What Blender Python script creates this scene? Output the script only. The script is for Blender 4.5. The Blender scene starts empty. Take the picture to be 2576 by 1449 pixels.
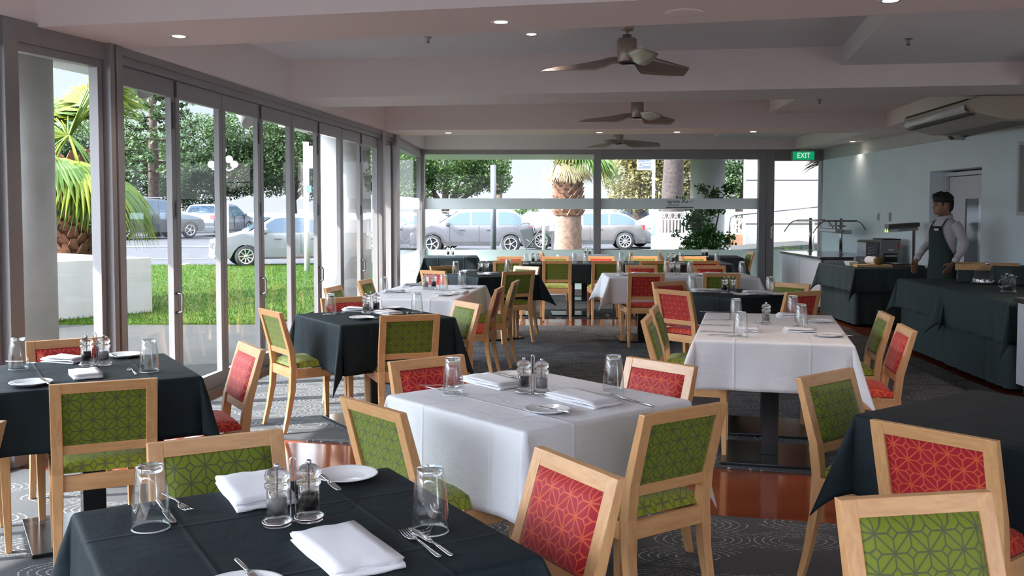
import bpy, bmesh, math, random
from mathutils import Vector, Matrix
random.seed(7)
PI = math.pi
scn = bpy.context.scene
COL = scn.collection

# ------------------------------------------------------------------ camera
F, CX, CY, HZ = 2425.0, 1288.0, 648.0, 530.0        # focal length, principal point and horizon, in photo pixels
CAMZ = 1.5
TH = math.atan((CY - HZ) / F)
cd = bpy.data.cameras.new('camera'); cam = bpy.data.objects.new('camera', cd); COL.objects.link(cam)
cd.sensor_width = 36.0; cd.lens = 36.0 * F / 2576.0
cd.shift_y = (CY - 724.5) / 2576.0
cd.clip_start = 0.05; cd.clip_end = 400
cam.location = (0, 0, CAMZ); cam.rotation_euler = (PI/2 - TH, 0, 0)
scn.camera = cam

# ------------------------------------------------------------------ light
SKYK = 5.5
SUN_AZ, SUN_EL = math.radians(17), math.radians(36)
sd = bpy.data.lights.new('sun', 'SUN'); so = bpy.data.objects.new('sun', sd); COL.objects.link(so)
sd.energy = 10.5; sd.angle = math.radians(0.6); sd.color = (1.0, 0.95, 0.88)
sv = Vector((math.cos(SUN_AZ)*math.cos(SUN_EL), math.sin(SUN_AZ)*math.cos(SUN_EL), -math.sin(SUN_EL)))
so.rotation_euler = sv.to_track_quat('-Z', 'Y').to_euler()
so.location = (-30, -10, 30)
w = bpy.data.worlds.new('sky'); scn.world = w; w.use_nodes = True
wn = w.node_tree.nodes; wl = w.node_tree.links; wn.clear()
wo = wn.new('ShaderNodeOutputWorld'); bg = wn.new('ShaderNodeBackground'); tcw = wn.new('ShaderNodeTexCoord')
sx = wn.new('ShaderNodeSeparateXYZ'); cr = wn.new('ShaderNodeValToRGB')
wl.new(tcw.outputs['Generated'], sx.inputs[0]); wl.new(sx.outputs['Z'], cr.inputs[0])
cr.color_ramp.elements[0].position = 0.0; cr.color_ramp.elements[0].color = (0.90, 0.94, 1.0, 1)
cr.color_ramp.elements[0].color = (0.13, 0.136, 0.145, 1)
cr.color_ramp.elements[1].position = 0.38; cr.color_ramp.elements[1].color = (0.80, 0.88, 1.0, 1)
e = cr.color_ramp.elements.new(0.13); e.color = (0.115, 0.130, 0.150, 1)
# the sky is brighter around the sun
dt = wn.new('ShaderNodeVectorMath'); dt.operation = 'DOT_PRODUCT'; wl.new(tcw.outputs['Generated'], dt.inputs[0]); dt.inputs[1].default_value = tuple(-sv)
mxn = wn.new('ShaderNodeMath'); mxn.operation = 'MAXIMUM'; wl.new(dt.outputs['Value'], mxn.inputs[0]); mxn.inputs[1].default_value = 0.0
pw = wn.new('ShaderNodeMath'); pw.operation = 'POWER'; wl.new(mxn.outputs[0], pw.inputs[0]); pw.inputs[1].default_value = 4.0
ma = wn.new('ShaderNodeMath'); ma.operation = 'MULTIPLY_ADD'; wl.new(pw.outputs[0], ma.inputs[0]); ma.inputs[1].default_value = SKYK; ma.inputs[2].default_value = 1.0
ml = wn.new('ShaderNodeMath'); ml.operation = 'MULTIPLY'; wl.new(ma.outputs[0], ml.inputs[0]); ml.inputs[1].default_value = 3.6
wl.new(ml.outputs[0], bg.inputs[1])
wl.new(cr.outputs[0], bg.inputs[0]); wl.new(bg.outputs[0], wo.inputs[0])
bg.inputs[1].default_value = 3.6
scn.view_settings.view_transform = 'Standard'; scn.view_settings.look = 'None'
scn.view_settings.gamma = 1.0; scn.view_settings.use_curve_mapping = False
scn.view_settings.exposure = 1.15
cy = scn.cycles
cy.use_denoising = True
cy.max_bounces = 10; cy.diffuse_bounces = 5; cy.glossy_bounces = 4; cy.transmission_bounces = 8; cy.transparent_max_bounces = 24
cy.sample_clamp_indirect = 6.0; cy.caustics_reflective = False; cy.caustics_refractive = False; cy.blur_glossy = 0.5

# ------------------------------------------------------------------ placing helpers
def ray(u, v):
    x = (u - CX) / F; y = -(v - CY) / F
    return Vector((x, y*math.sin(TH) + math.cos(TH), y*math.cos(TH) - math.sin(TH)))
def at_z(u, v, z):                    # point of the photo that lies at height z
    d = ray(u, v); t = (z - CAMZ) / d.z
    return Vector((0, 0, CAMZ)) + d*t
def at_y(u, v, Y):                    # point of the photo that lies at distance Y
    d = ray(u, v); t = Y / d.y
    return Vector((0, 0, CAMZ)) + d*t
def at_x(u, v, X):
    d = ray(u, v); t = X / d.x
    return Vector((0, 0, CAMZ)) + d*t

# ------------------------------------------------------------------ object helpers
def tag(o, label=None, cat=None, group=None, kind=None):
    if label: o['label'] = label
    if cat: o['category'] = cat
    if group: o['group'] = group
    if kind: o['kind'] = kind
    return o
def thing(name, label, cat, loc=(0,0,0), rz=0, group=None):
    o = bpy.data.objects.new(name, None); COL.objects.link(o)
    o.empty_display_size = 0.1
    o.location = loc; o.rotation_euler = (0, 0, rz)
    return tag(o, label, cat, group)
def copy_tree(o, parent=None):
    c = o.copy(); COL.objects.link(c)
    if parent: c.parent = parent
    for ch in list(o.children): copy_tree(ch, c)
    return c
class MB:
    def __init__(s): s.v = []; s.f = []; s.sm = []
    def add(s, vs, fs, smooth=False, M=None):
        n = len(s.v)
        for p in vs:
            p = Vector(p)
            s.v.append(tuple(M @ p) if M else tuple(p))
        for f in fs: s.f.append(tuple(i+n for i in f)); s.sm.append(smooth)
        return s
    def box(s, x0, x1, y0, y1, z0, z1, M=None):
        vs = [(x,y,z) for z in (z0,z1) for y in (y0,y1) for x in (x0,x1)]
        return s.add(vs, [(0,2,3,1),(4,5,7,6),(0,1,5,4),(2,6,7,3),(0,4,6,2),(1,3,7,5)], M=M)
    def hexa(s, b, t):                # bottom quad, top quad
        return s.add(list(b)+list(t), [(3,2,1,0),(4,5,6,7),(0,1,5,4),(1,2,6,5),(2,3,7,6),(3,0,4,7)])
    def prism(s, pts, z0, z1, M=None):  # polygon in xy
        n = len(pts)
        vs = [(p[0],p[1],z0) for p in pts]+[(p[0],p[1],z1) for p in pts]
        fs = [tuple(range(n-1,-1,-1)), tuple(range(n,2*n))]+[(i,(i+1)%n,n+(i+1)%n,n+i) for i in range(n)]
        return s.add(vs, fs, M=M)
    def bar(s, a, b, w, h=None, up=(0,0,1)):
        a = Vector(a); b = Vector(b); h = h or w; d = (b-a).normalized(); up = Vector(up)
        if abs(d.dot(up)) > .98: up = Vector((0,1,0))
        x = d.cross(up).normalized(); y = x.cross(d)
        q = [(-1,-1),(1,-1),(1,1),(-1,1)]
        return s.hexa([a+x*i*w/2+y*j*h/2 for i,j in q], [b+x*i*w/2+y*j*h/2 for i,j in q])
    def rings(s, R, cap=True, smooth=True, closed=True, M=None):   # list of rings, equal count
        n = len(R[0]); vs = [p for r in R for p in r]; fs = []
        for i in range(len(R)-1):
            for j in range(n if closed else n-1):
                k = (j+1) % n
                fs.append((i*n+j, i*n+k, (i+1)*n+k, (i+1)*n+j))
        if cap:
            fs.append(tuple(range(n-1,-1,-1))); fs.append(tuple((len(R)-1)*n+j for j in range(n)))
        return s.add(vs, fs, smooth, M)
    def tube(s, pts, r, n=8, cap=True, M=None):
        pts = [Vector(p) for p in pts]; R = []; m = len(pts)
        rs = r if isinstance(r, (list,tuple)) else [r]*m
        up = Vector((0,0,1)); px = None
        for i,p in enumerate(pts):
            d = (pts[min(i+1,m-1)]-pts[max(i-1,0)]).normalized()
            if px is None:
                if abs(d.dot(up)) > .95: up = Vector((0,1,0))
                px = d.cross(up).normalized()
            else:
                px = (px - d*px.dot(d)).normalized()
            y = d.cross(px)
            rr = rs[i]; ra, rb = rr if isinstance(rr, tuple) else (rr, rr)
            R.append([p+px*math.cos(2*PI*k/n)*ra+y*math.sin(2*PI*k/n)*rb for k in range(n)])
        return s.rings(R, cap, M=M)
    def lathe(s, prof, n=24, cap=False, M=None):   # (r,z)
        R = [[(r*math.cos(2*PI*k/n), r*math.sin(2*PI*k/n), z) for k in range(n)] for r,z in prof]
        return s.rings(R, cap, M=M)
    def build(s, name, mat=None, parent=None, bevel=0, seg=2, loc=None, rz=None, smooth=None):
        me = bpy.data.meshes.new(name); me.from_pydata(s.v, [], s.f); me.update()
        if smooth is None: me.polygons.foreach_set('use_smooth', s.sm)
        else: me.polygons.foreach_set('use_smooth', [smooth]*len(s.f))
        if bevel:
            bm = bmesh.new(); bm.from_mesh(me)
            bmesh.ops.remove_doubles(bm, verts=bm.verts, dist=1e-5)
            es = [e for e in bm.edges if len(e.link_faces)==2 and e.calc_face_angle(0) > .5]
            bmesh.ops.bevel(bm, geom=es, offset=bevel, segments=seg, profile=.6, affect='EDGES', clamp_overlap=True)
            bm.to_mesh(me); bm.free()
        if mat:
            for m in (mat if isinstance(mat, list) else [mat]): me.materials.append(m)
        o = bpy.data.objects.new(name, me); COL.objects.link(o)
        if parent: o.parent = parent
        if loc is not None: o.location = loc
        if rz is not None: o.rotation_euler = (0,0,rz)
        return o
def struct(o): o['kind'] = 'structure'; return o

# ------------------------------------------------------------------ materials
class NT:
    def __init__(s, name):
        s.m = bpy.data.materials.new(name); s.m.use_nodes = True
        s.t = s.m.node_tree; s.t.nodes.clear()
        s.out = s.t.nodes.new('ShaderNodeOutputMaterial')
    def n(s, t, **k):
        o = s.t.nodes.new(t)
        for a,b in k.items(): setattr(o, a, b)
        return o
    def l(s, a, b): s.t.links.new(a, b)
    def set(s, sock, v):
        if hasattr(v, 'links') or isinstance(v, bpy.types.NodeSocket): s.l(v, sock)
        else: sock.default_value = v
    def M(s, op, a, b=0.0, c=None):
        o = s.n('ShaderNodeMath', operation=op); s.set(o.inputs[0], a)
        if len(o.inputs) > 1: s.set(o.inputs[1], b)
        if c is not None: s.set(o.inputs[2], c)
        return o.outputs[0]
    def mix(s, f, a, b):
        o = s.n('ShaderNodeMix', data_type='RGBA'); s.set(o.inputs[0], f)
        for k,v in ((6,a),(7,b)):
            if isinstance(v, tuple): v = (*v[:3], 1)
            s.set(o.inputs[k], v)
        return o.outputs[2]
    def ramp(s, f, st):
        o = s.n('ShaderNodeValToRGB'); s.l(f, o.inputs[0]); e = o.color_ramp.elements
        while len(e) < len(st): e.new(.5)
        for i,(p,c) in enumerate(st):
            e[i].position = p; e[i].color = (*c[:3],1) if isinstance(c, tuple) else (c,c,c,1)
        return o.outputs[0]
    def coord(s, kind='Object'): return s.n('ShaderNodeTexCoord').outputs[kind]
    def mapping(s, v, sc=(1,1,1), rot=(0,0,0)):
        o = s.n('ShaderNodeMapping'); s.l(v, o.inputs[0]); o.inputs['Scale'].default_value = sc; o.inputs['Rotation'].default_value = rot
        return o.outputs[0]
    def noise(s, v, sc=5, det=3, rough=.5, dist=0):
        o = s.n('ShaderNodeTexNoise'); s.l(v, o.inputs[0]); o.inputs['Scale'].default_value = sc; o.inputs['Detail'].default_value = det
        o.inputs['Roughness'].default_value = rough; o.inputs['Distortion'].default_value = dist
        return o.outputs[0]
    def bump(s, h, st=.2, d=.01):
        o = s.n('ShaderNodeBump'); s.l(h, o.inputs['Height']); o.inputs['Strength'].default_value = st; o.inputs['Distance'].default_value = d
        return o.outputs[0]
    def bsdf(s, col, rough=.5, metal=0, normal=None, **k):
        o = s.n('ShaderNodeBsdfPrincipled')
        if isinstance(col, tuple): col = (*col[:3], 1)
        s.set(o.inputs['Base Color'], col); s.set(o.inputs['Roughness'], rough); s.set(o.inputs['Metallic'], metal)
        if normal is not None: s.l(normal, o.inputs['Normal'])
        for a,b in k.items(): s.set(o.inputs[a.replace('_',' ')], b)
        s.l(o.outputs[0], s.out.inputs[0])
        return o
def simple(name, col, rough=.5, metal=0, nz=0, nsc=8, bmp=0, bsc=60, **k):
    t = NT(name); c = col; nrm = None
    if nz or bmp:
        co = t.coord()
    if nz:
        f = t.noise(co, nsc, 4)
        a = tuple(max(0, x*(1-nz)) for x in col); b = tuple(min(1, x*(1+nz)) for x in col)
        c = t.mix(t.ramp(f, [(.3, 0.0), (.7, 1.0)]), a, b)
    if bmp: nrm = t.bump(t.noise(co, bsc, 3), bmp, .002)
    t.bsdf(c, rough, metal, nrm, **k); return t.m
def emis(name, col, st):
    t = NT(name); e = t.n('ShaderNodeEmission'); e.inputs[0].default_value = (*col,1); e.inputs[1].default_value = st
    t.l(e.outputs[0], t.out.inputs[0]); return t.m
def thin_glass(name, tint=(1,1,1), refl=1.0, base=0.0, rough=0.0):
    t = NT(name); tr = t.n('ShaderNodeBsdfTransparent'); tr.inputs[0].default_value = (*tint,1)
    gl = t.n('ShaderNodeBsdfGlossy'); gl.inputs['Roughness'].default_value = rough
    fr = t.n('ShaderNodeLayerWeight'); fr.inputs[0].default_value = .5      # Schlick reflectance, the same from both faces
    sch = t.M('ADD', t.M('MULTIPLY', t.M('POWER', fr.outputs['Facing'], 5.0), .96), .04)
    f = t.M('MINIMUM', t.M('ADD', t.M('MULTIPLY', sch, refl), base), 1.0)
    mx = t.n('ShaderNodeMixShader'); t.l(f, mx.inputs[0]); t.l(tr.outputs[0], mx.inputs[1]); t.l(gl.outputs[0], mx.inputs[2])
    t.l(mx.outputs[0], t.out.inputs[0]); return t.m
def film(name, col, opac, transl=.6):
    t = NT(name); tr = t.n('ShaderNodeBsdfTransparent'); d = t.n('ShaderNodeBsdfDiffuse'); l = t.n('ShaderNodeBsdfTranslucent')
    d.inputs[0].default_value = (*col,1); l.inputs[0].default_value = (*col,1)
    m1 = t.n('ShaderNodeMixShader'); m1.inputs[0].default_value = transl; t.l(d.outputs[0], m1.inputs[1]); t.l(l.outputs[0], m1.inputs[2])
    m2 = t.n('ShaderNodeMixShader'); m2.inputs[0].default_value = opac; t.l(tr.outputs[0], m2.inputs[1]); t.l(m1.outputs[0], m2.inputs[2])
    t.l(m2.outputs[0], t.out.inputs[0]); return t.m
def leaf_mat(name, a, b, sc=3.0, tr=.35):
    t = NT(name); f = t.noise(t.coord(), sc, 3)
    c = t.mix(t.ramp(f, [(.35,0.0),(.65,1.0)]), a, b)
    d = t.n('ShaderNodeBsdfPrincipled'); t.l(c, d.inputs['Base Color']); d.inputs['Roughness'].default_value = .6; d.inputs['Specular IOR Level'].default_value = .2
    l = t.n('ShaderNodeBsdfTranslucent'); t.l(c, l.inputs[0])
    m = t.n('ShaderNodeMixShader'); m.inputs[0].default_value = tr; t.l(d.outputs[0], m.inputs[1]); t.l(l.outputs[0], m.inputs[2])
    t.l(m.outputs[0], t.out.inputs[0]); return t.m
def lattice(name, base, line, axes='xz', p=.088):     # star-and-diamond lattice woven into the upholstery
    t = NT(name); s = t.n('ShaderNodeSeparateXYZ'); t.l(t.coord(), s.inputs[0])
    X = s.outputs['X']; Y = s.outputs['Z' if axes == 'xz' else 'Y']
    def fold(c):
        c = t.M('DIVIDE', c, p); c = t.M('SUBTRACT', c, t.M('FLOOR', t.M('ADD', c, .5)))
        return t.M('ABSOLUTE', c)
    a = fold(X); b = fold(Y)
    x = t.M('MAXIMUM', a, b); y = t.M('MINIMUM', a, b); d = .15
    d1 = t.M('ADD', y, t.M('MULTIPLY', t.M('MAXIMUM', t.M('SUBTRACT', x, .5-d), 0.0), 10.0))
    d2 = t.M('MULTIPLY', t.M('SUBTRACT', x, y), .707)
    d3 = t.M('MULTIPLY', t.M('ABSOLUTE', t.M('SUBTRACT', t.M('SUBTRACT', x, y), .5-d)), .707)
    d4 = t.M('ADD', t.M('SUBTRACT', .5, x), t.M('MULTIPLY', t.M('MAXIMUM', t.M('SUBTRACT', d, y), 0.0), 10.0))
    m = t.M('MINIMUM', t.M('MINIMUM', d1, d2), t.M('MINIMUM', d3, d4))
    f = t.ramp(m, [(.016, 1.0), (.032, 0.0)])
    nz = t.noise(t.coord(), 400, 2)
    c = t.mix(f, base, line)
    t.bsdf(c, .62, 0, t.bump(nz, .15, .001), Sheen_Weight=.15, Specular_IOR_Level=.35)
    return t.m
def wood(name, a, b, sc=(1,14,1), rough=.32, gs=6):
    t = NT(name); v = t.mapping(t.coord(), sc)
    f = t.noise(v, gs, 5, .6, .6)
    c = t.mix(t.ramp(f, [(.3,0.0),(.7,1.0)]), a, b)
    t.bsdf(c, rough, 0, None, Specular_IOR_Level=.5); return t.m

M = {}
M['beech'] = wood('beech_wood', (.56,.285,.12), (.70,.40,.185), (9,9,1.2))
M['beech_x'] = wood('beech_rail', (.56,.285,.12), (.70,.40,.185), (1.2,9,9))
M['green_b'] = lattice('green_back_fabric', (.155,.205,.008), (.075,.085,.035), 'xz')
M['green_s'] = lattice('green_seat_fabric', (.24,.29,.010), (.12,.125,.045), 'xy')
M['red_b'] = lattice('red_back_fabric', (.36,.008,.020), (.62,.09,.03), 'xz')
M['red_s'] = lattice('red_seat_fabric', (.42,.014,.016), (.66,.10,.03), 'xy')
def cloth_mat(name, col, rough, sheen):
    t = NT(name); co = t.coord()
    n1 = t.noise(co, 5, 4, .55, .6); n2 = t.noise(co, 600, 2)
    h = t.M('ADD', t.M('MULTIPLY', n1, 1.0), t.M('MULTIPLY', n2, .04))
    t.bsdf(col, rough, 0, t.bump(h, .35, .02), Specular_IOR_Level=.25); return t.m
M['cloth_black'] = cloth_mat('black_tablecloth', (.010,.016,.019), .62, .12)
M['cloth_buffet'] = cloth_mat('dark_green_cloth', (.012,.020,.021), .75, .15)
M['cloth_white'] = cloth_mat('white_tablecloth', (.70,.70,.73), .85, 0)
M['napkin'] = simple('napkin_linen', (.78,.78,.82), .85, bmp=.15, bsc=250)
M['glass'] = thin_glass('tumbler_glass', (.97,.98,.98), 1.5, .03)
t = NT('thick_glass'); g = t.n('ShaderNodeBsdfGlass'); g.inputs['IOR'].default_value = 1.45; g.inputs['Roughness'].default_value = .0
tr = t.n('ShaderNodeBsdfTransparent'); mx = t.n('ShaderNodeMixShader'); mx.inputs[0].default_value = .4
t.l(g.outputs[0], mx.inputs[1]); t.l(tr.outputs[0], mx.inputs[2]); t.l(mx.outputs[0], t.out.inputs[0]); M['acrylic'] = t.m
M['chrome'] = simple('polished_steel', (.72,.72,.74), .12, 1)
M['steel'] = simple('brushed_steel', (.42,.42,.43), .3, 1)
M['salt'] = simple('salt', (.8,.8,.8), .8)
M['pepper'] = simple('peppercorns', (.03,.022,.018), .7, nz=.8, nsc=300, bmp=.6, bsc=400)
M['china'] = simple('white_china', (.78,.78,.80), .12)
M['black_metal'] = simple('black_gloss_metal', (.012,.013,.014), .18)
M['board'] = simple('table_board', (.16,.09,.05), .5)
M['alu'] = simple('grey_aluminium_frame', (.27,.255,.26), .38, .35)
M['alu_dark'] = simple('dark_aluminium', (.10,.098,.10), .4, .5)
M['seal'] = simple('rubber_seal', (.02,.02,.02), .7)
M['pane'] = thin_glass('window_pane', (.97,.985,.98), .5, .0)
M['film'] = film('frosted_film_band', (.93,.93,.96), .94, .75)
M['film_low'] = film('frosted_film_low', (.86,.92,.88), .95, .65)
M['ceil'] = simple('ceiling_paint', (.74,.68,.67), .8, nz=.02, nsc=1.5, bmp=.05, bsc=120)
M['ceil_hi'] = simple('coffer_paint', (.74,.73,.76), .8, nz=.02, nsc=1.5)
M['beam'] = simple('beam_face_paint', (.76,.685,.675), .8, nz=.02, nsc=1.5)
M['wall_blue'] = simple('blue_grey_wall_paint', (.72,.84,.90), .6, nz=.03, nsc=2, bmp=.06, bsc=90)
M['white'] = simple('white_paint', (.55,.55,.54), .6, nz=.03, nsc=3)
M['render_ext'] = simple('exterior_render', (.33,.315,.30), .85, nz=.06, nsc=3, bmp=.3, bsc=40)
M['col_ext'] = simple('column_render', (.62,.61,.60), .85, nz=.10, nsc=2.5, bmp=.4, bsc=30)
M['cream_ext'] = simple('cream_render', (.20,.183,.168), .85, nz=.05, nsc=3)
M['brick_o'] = simple('orange_brick', (.22,.09,.05), .9, nz=.3, nsc=8)
M['door_white'] = simple('door_paint', (.60,.62,.68), .5)
M['plastic_grey'] = simple('grey_plastic', (.22,.23,.23), .45)
M['plastic_cream'] = simple('cream_plastic', (.42,.37,.29), .4)
M['plastic_white'] = simple('white_plastic', (.62,.63,.62), .35)
M['black'] = simple('matt_black', (.01,.01,.011), .6)
M['lamp'] = emis('lamp_glow', (1,.86,.66), 9)
M['gantry'] = simple('bronze_metal', (.16,.13,.12), .35, .8)
M['oak'] = wood('oak_tray', (.50,.27,.11), (.62,.38,.18), (2,9,9), .45)
M['butcher'] = wood('butcher_block', (.55,.33,.15), (.70,.48,.26), (30,4,4), .5)
# carpet: dashed nested ovals on charcoal
t = NT('carpet'); co = t.coord()
def ovals(sc, rot, seed, k):
    v = t.mapping(co, (sc, sc*1.9, 1), (0,0,rot)); vo = t.n('ShaderNodeTexVoronoi', voronoi_dimensions='2D'); t.l(v, vo.inputs[0])
    vo.inputs['Scale'].default_value = 1.0; vo.inputs['Randomness'].default_value = .55
    wv = t.n('ShaderNodeTexNoise'); t.l(v, wv.inputs[0]); wv.inputs['Scale'].default_value = .9
    d = vo.outputs['Distance']
    s = t.M('SINE', t.M('MULTIPLY', t.M('ADD', d, t.M('MULTIPLY', wv.outputs[0], .15)), k))
    r = t.ramp(s, [(.72, 0.0), (.9, 1.0)])
    sep = t.n('ShaderNodeSeparateColor'); t.l(vo.outputs['Color'], sep.inputs[0])
    on = t.M('GREATER_THAN', sep.outputs[0], .15)
    lim = t.M('LESS_THAN', d, .52); lo = t.M('GREATER_THAN', d, .12)
    return t.M('MULTIPLY', t.M('MULTIPLY', r, on), t.M('MULTIPLY', lim, lo))
o1 = ovals(2.1, .25, 0, 78)
dash = t.ramp(t.noise(t.mapping(co, (1,1,1)), 75, 1, .5), [(.44,0.0),(.56,1.0)])
fib = t.noise(t.mapping(co, (1,7,1)), 40, 4, .7)
f = t.M('MULTIPLY', o1, t.M('ADD', t.M('MULTIPLY', dash, .8), .1))
base = t.mix(fib, (.020,.021,.024), (.088,.090,.096))
c = t.mix(f, base, (.34,.345,.355))
nb = t.bump(t.noise(co, 300, 3), .5, .004)
t.bsdf(c, .8, 0, nb, Specular_IOR_Level=.15)
M['carpet'] = t.m
# jarrah boards
t = NT('timber_floor'); co = t.coord()
br = t.n('ShaderNodeTexBrick'); t.l(t.mapping(co, (1,1,1)), br.inputs[0])
br.inputs['Scale'].default_value = 1.0; br.inputs['Brick Width'].default_value = 1.1; br.inputs['Row Height'].default_value = .085
br.inputs['Mortar Size'].default_value = .0012; br.offset = .37
br.inputs['Color1'].default_value = (.17,.036,.016,1); br.inputs['Color2'].default_value = (.055,.014,.009,1); br.inputs['Mortar'].default_value = (.01,.004,.003,1)
gr = t.noise(t.mapping(co, (1.2,26,1)), 6, 5, .65, .3)
c = t.mix(t.ramp(gr, [(.3,0.0),(.75,1.0)]), br.outputs[0], (.20,.05,.02))
t.bsdf(c, .13, 0, t.bump(gr, .06, .002), Coat_Weight=.5, Coat_Roughness=.08)
M['timber'] = t.m
t = NT('asphalt'); co = t.coord()
t.bsdf(t.mix(t.noise(co, 1.2, 6, .7), (.030,.030,.034), (.046,.046,.052)), .85, 0, t.bump(t.noise(co, 60, 3), .4, .01), Specular_IOR_Level=.08); M['asphalt'] = t.m
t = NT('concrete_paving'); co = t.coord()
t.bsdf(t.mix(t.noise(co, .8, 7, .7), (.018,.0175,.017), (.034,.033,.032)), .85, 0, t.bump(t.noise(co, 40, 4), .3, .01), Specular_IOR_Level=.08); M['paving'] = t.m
t = NT('lawn'); co = t.coord()
t.bsdf(t.mix(t.noise(co, 9, 6, .75), (.011,.026,.001), (.030,.062,.0025)), .9, 0, t.bump(t.noise(co, 30, 4), .8, .05), Specular_IOR_Level=.08); M['lawn'] = t.m

ZB, ZC, ZM = 2.60, 2.97, 2.80     # soffit, high coffer, low coffer
Y_FAR = 17.5
# wall line on the left: faceted
def wl_x(Y):
    if Y > 14.09: return -1.72 + .022*(Y-14.09)
    if Y > 6.45: return -2.42 + .124*(Y-8.54)
    return -2.679 + .305*(Y-6.45)
def W(Y, off=0): return (wl_x(Y)+off, Y)

# ---- ground, floor
b = MB(); b.add([(-5.4,-1.7,-.012),(6.2,-1.7,-.012),(6.2,Y_FAR,-.012),(-1.6,Y_FAR,-.012),(-1.72,14.09,-.012),(-2.68,6.45,-.012)], [(0,1,2,3,4,5)])
floor = struct(b.build('floor', M['timber']))
floor.rotation_euler = (0,0,0)
def carpet(pts):
    b = MB(); b.prism([(p[0],p[1]) for p in pts], -.011, 0.0)
    return b
e1a, e1b = at_z(1793,1296,0), at_z(2105,1317,0)       # near edge of the timber strip
d1 = (e1b-e1a)/(e1b.x-e1a.x)
e2a, e2b = at_z(717,1102,0), at_z(2033,1188,0)        # far edge
d2 = (e2b-e2a)/(e2b.x-e2a.x)
def l1(x): p = e1a+d1*(x-e1a.x); return (x, p.y)
def l2(x): p = e2a+d2*(x-e2a.x); return (x, p.y)
e3a, e3b = at_z(1270,818,0), at_z(1520,819.5,0); d3 = (e3b-e3a)/(e3b.x-e3a.x)
def l3(x): p = e3a+d3*(x-e3a.x); return (x, p.y)
# stops against the left wall a hand's breadth in
struct(carpet([(-4.6,-1.2),(4.2,-1.2),l1(4.0),l1(-3.4)]).build('floor_carpet_near', M['carpet']))
struct(carpet([l2(-2.5),l2(3.95),(4.05,8.5),(4.12,10.0),(4.25,11.2),(4.2,12.4),l3(4.2),l3(-1.75)]).build('floor_carpet_middle', M['carpet']))
struct(carpet([(l3(-1.55)[0],l3(0)[1]+1.0),(4.3,l3(4.3)[1]+1.0),(4.4,17.2),(-1.45,17.2)]).build('floor_carpet_far', M['carpet']))
# outdoors
def zg(x, y):
    a = min(1, max(0, (y-27)/12)); s = min(1, max(0, (-x-5)/8))
    return -.04 + .36*a*s
b = MB(); nx, ny = 50, 50; X0, X1, Y0, Y1 = -120, 120, -12, 200
ys = [Y0+(Y1-Y0)*(j/ny)**2.0 for j in range(ny+1)]; xs = [-120+240*i/nx for i in range(nx+1)]
b.add([(x,y,zg(x,y)-.02) for y in ys for x in xs], [(j*(nx+1)+i, j*(nx+1)+i+1, (j+1)*(nx+1)+i+1, (j+1)*(nx+1)+i) for j in range(ny) for i in range(nx)], True)
struct(b.build('ground', M['asphalt']))
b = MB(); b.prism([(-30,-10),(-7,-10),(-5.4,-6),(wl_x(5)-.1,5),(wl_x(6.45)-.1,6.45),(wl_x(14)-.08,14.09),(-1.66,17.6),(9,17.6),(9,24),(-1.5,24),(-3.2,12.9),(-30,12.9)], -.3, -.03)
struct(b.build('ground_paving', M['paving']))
lawn = [(-30,12.9),(-3.2,12.9),(-1.8,22),(-1.6,27.0),(-5.5,27.2),(-30,24)]
b = MB(); b.prism(lawn, -.3, -.005); struct(b.build('ground_lawn', M['lawn']))
b = MB(); b.prism([(-1.2,24.3),(5.0,24.3),(5.0,30),(-1.0,30)], -.3, .0); struct(b.build('ground_verge', M['lawn']))

# ---- grass blades (nobody could count them)
M['blade'] = leaf_mat('grass_blades', (.015,.037,.001), (.036,.073,.0025), 2, .3)
b = MB(); R = random.Random(3)
def inside(x, y):
    return (y > 12.9 and y < 26.9 and x > -13 and x < -3.2+ (y-12.9)*.12)
k = 0
while k < 70000:
    y = 12.9 + 14*R.random()**1.4; x = -13+11.5*R.random()
    if not inside(x, y): continue
    k += 1; h = .02+.035*R.random(); a = R.random()*PI; dx, dy = .005*math.cos(a), .005*math.sin(a); lx, ly = R.uniform(-.03,.03), R.uniform(-.03,.03)
    b.add([(x-dx,y-dy,-.005),(x+dx,y+dy,-.005),(x+lx,y+ly,h)], [(0,1,2)])
tag(b.build('grass', M['blade']), 'bright green mown grass blades on the lawn beyond the folding doors', 'grass', kind='stuff')

# ---- ceiling: beams, coffers
Lp = [(-4.9,-1.7),(-2.98,5.3),(-2.86,5.86),(-2.60,6.66),(-2.17,9.52),(-2.04,10.36),(-1.70,13.3),(-1.62,14.28),(-1.55,17.45)]
def lx(Y):
    for (x0,y0),(x1,y1) in zip(Lp, Lp[1:]):
        if Y <= y1: return x0+(x1-x0)*(Y-y0)/(y1-y0)
    return Lp[-1][0]
Rp = [(4.05,-1.7),(4.3,5.2),(4.44,8.5),(4.58,9.35),(4.95,12.85),(5.03,13.8),(5.06,17.45)]
def rx(Y):
    for (x0,y0),(x1,y1) in zip(Rp, Rp[1:]):
        if Y <= y1: return x0+(x1-x0)*(Y-y0)/(y1-y0)
    return Rp[-1][0]
def line(u1,v1,u2,v2,z=ZB):
    a, c = at_z(u1,v1,z), at_z(u2,v2,z); k = (c.y-a.y)/(c.x-a.x)
    return lambda x: a.y+k*(x-a.x)
B1n = line(72,69,1350,12); B1f = line(300,123,2220,37)
B2n = line(740,247,2550,213); B2f = line(815,270,2470,242)
B3n = line(977,327.5,2219,320); B3f = line(1010,341,2171,334)
def cross(f, g):      # where beam edge f(x) meets boundary g(Y)
    x = 0.0
    for _ in range(40): x = g(f(x))
    return (x, f(x))
edges = [cross(f, lx)+cross(f, rx) for f in (B1n,B1f,B2n,B2f,B3n,B3f)]
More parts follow.
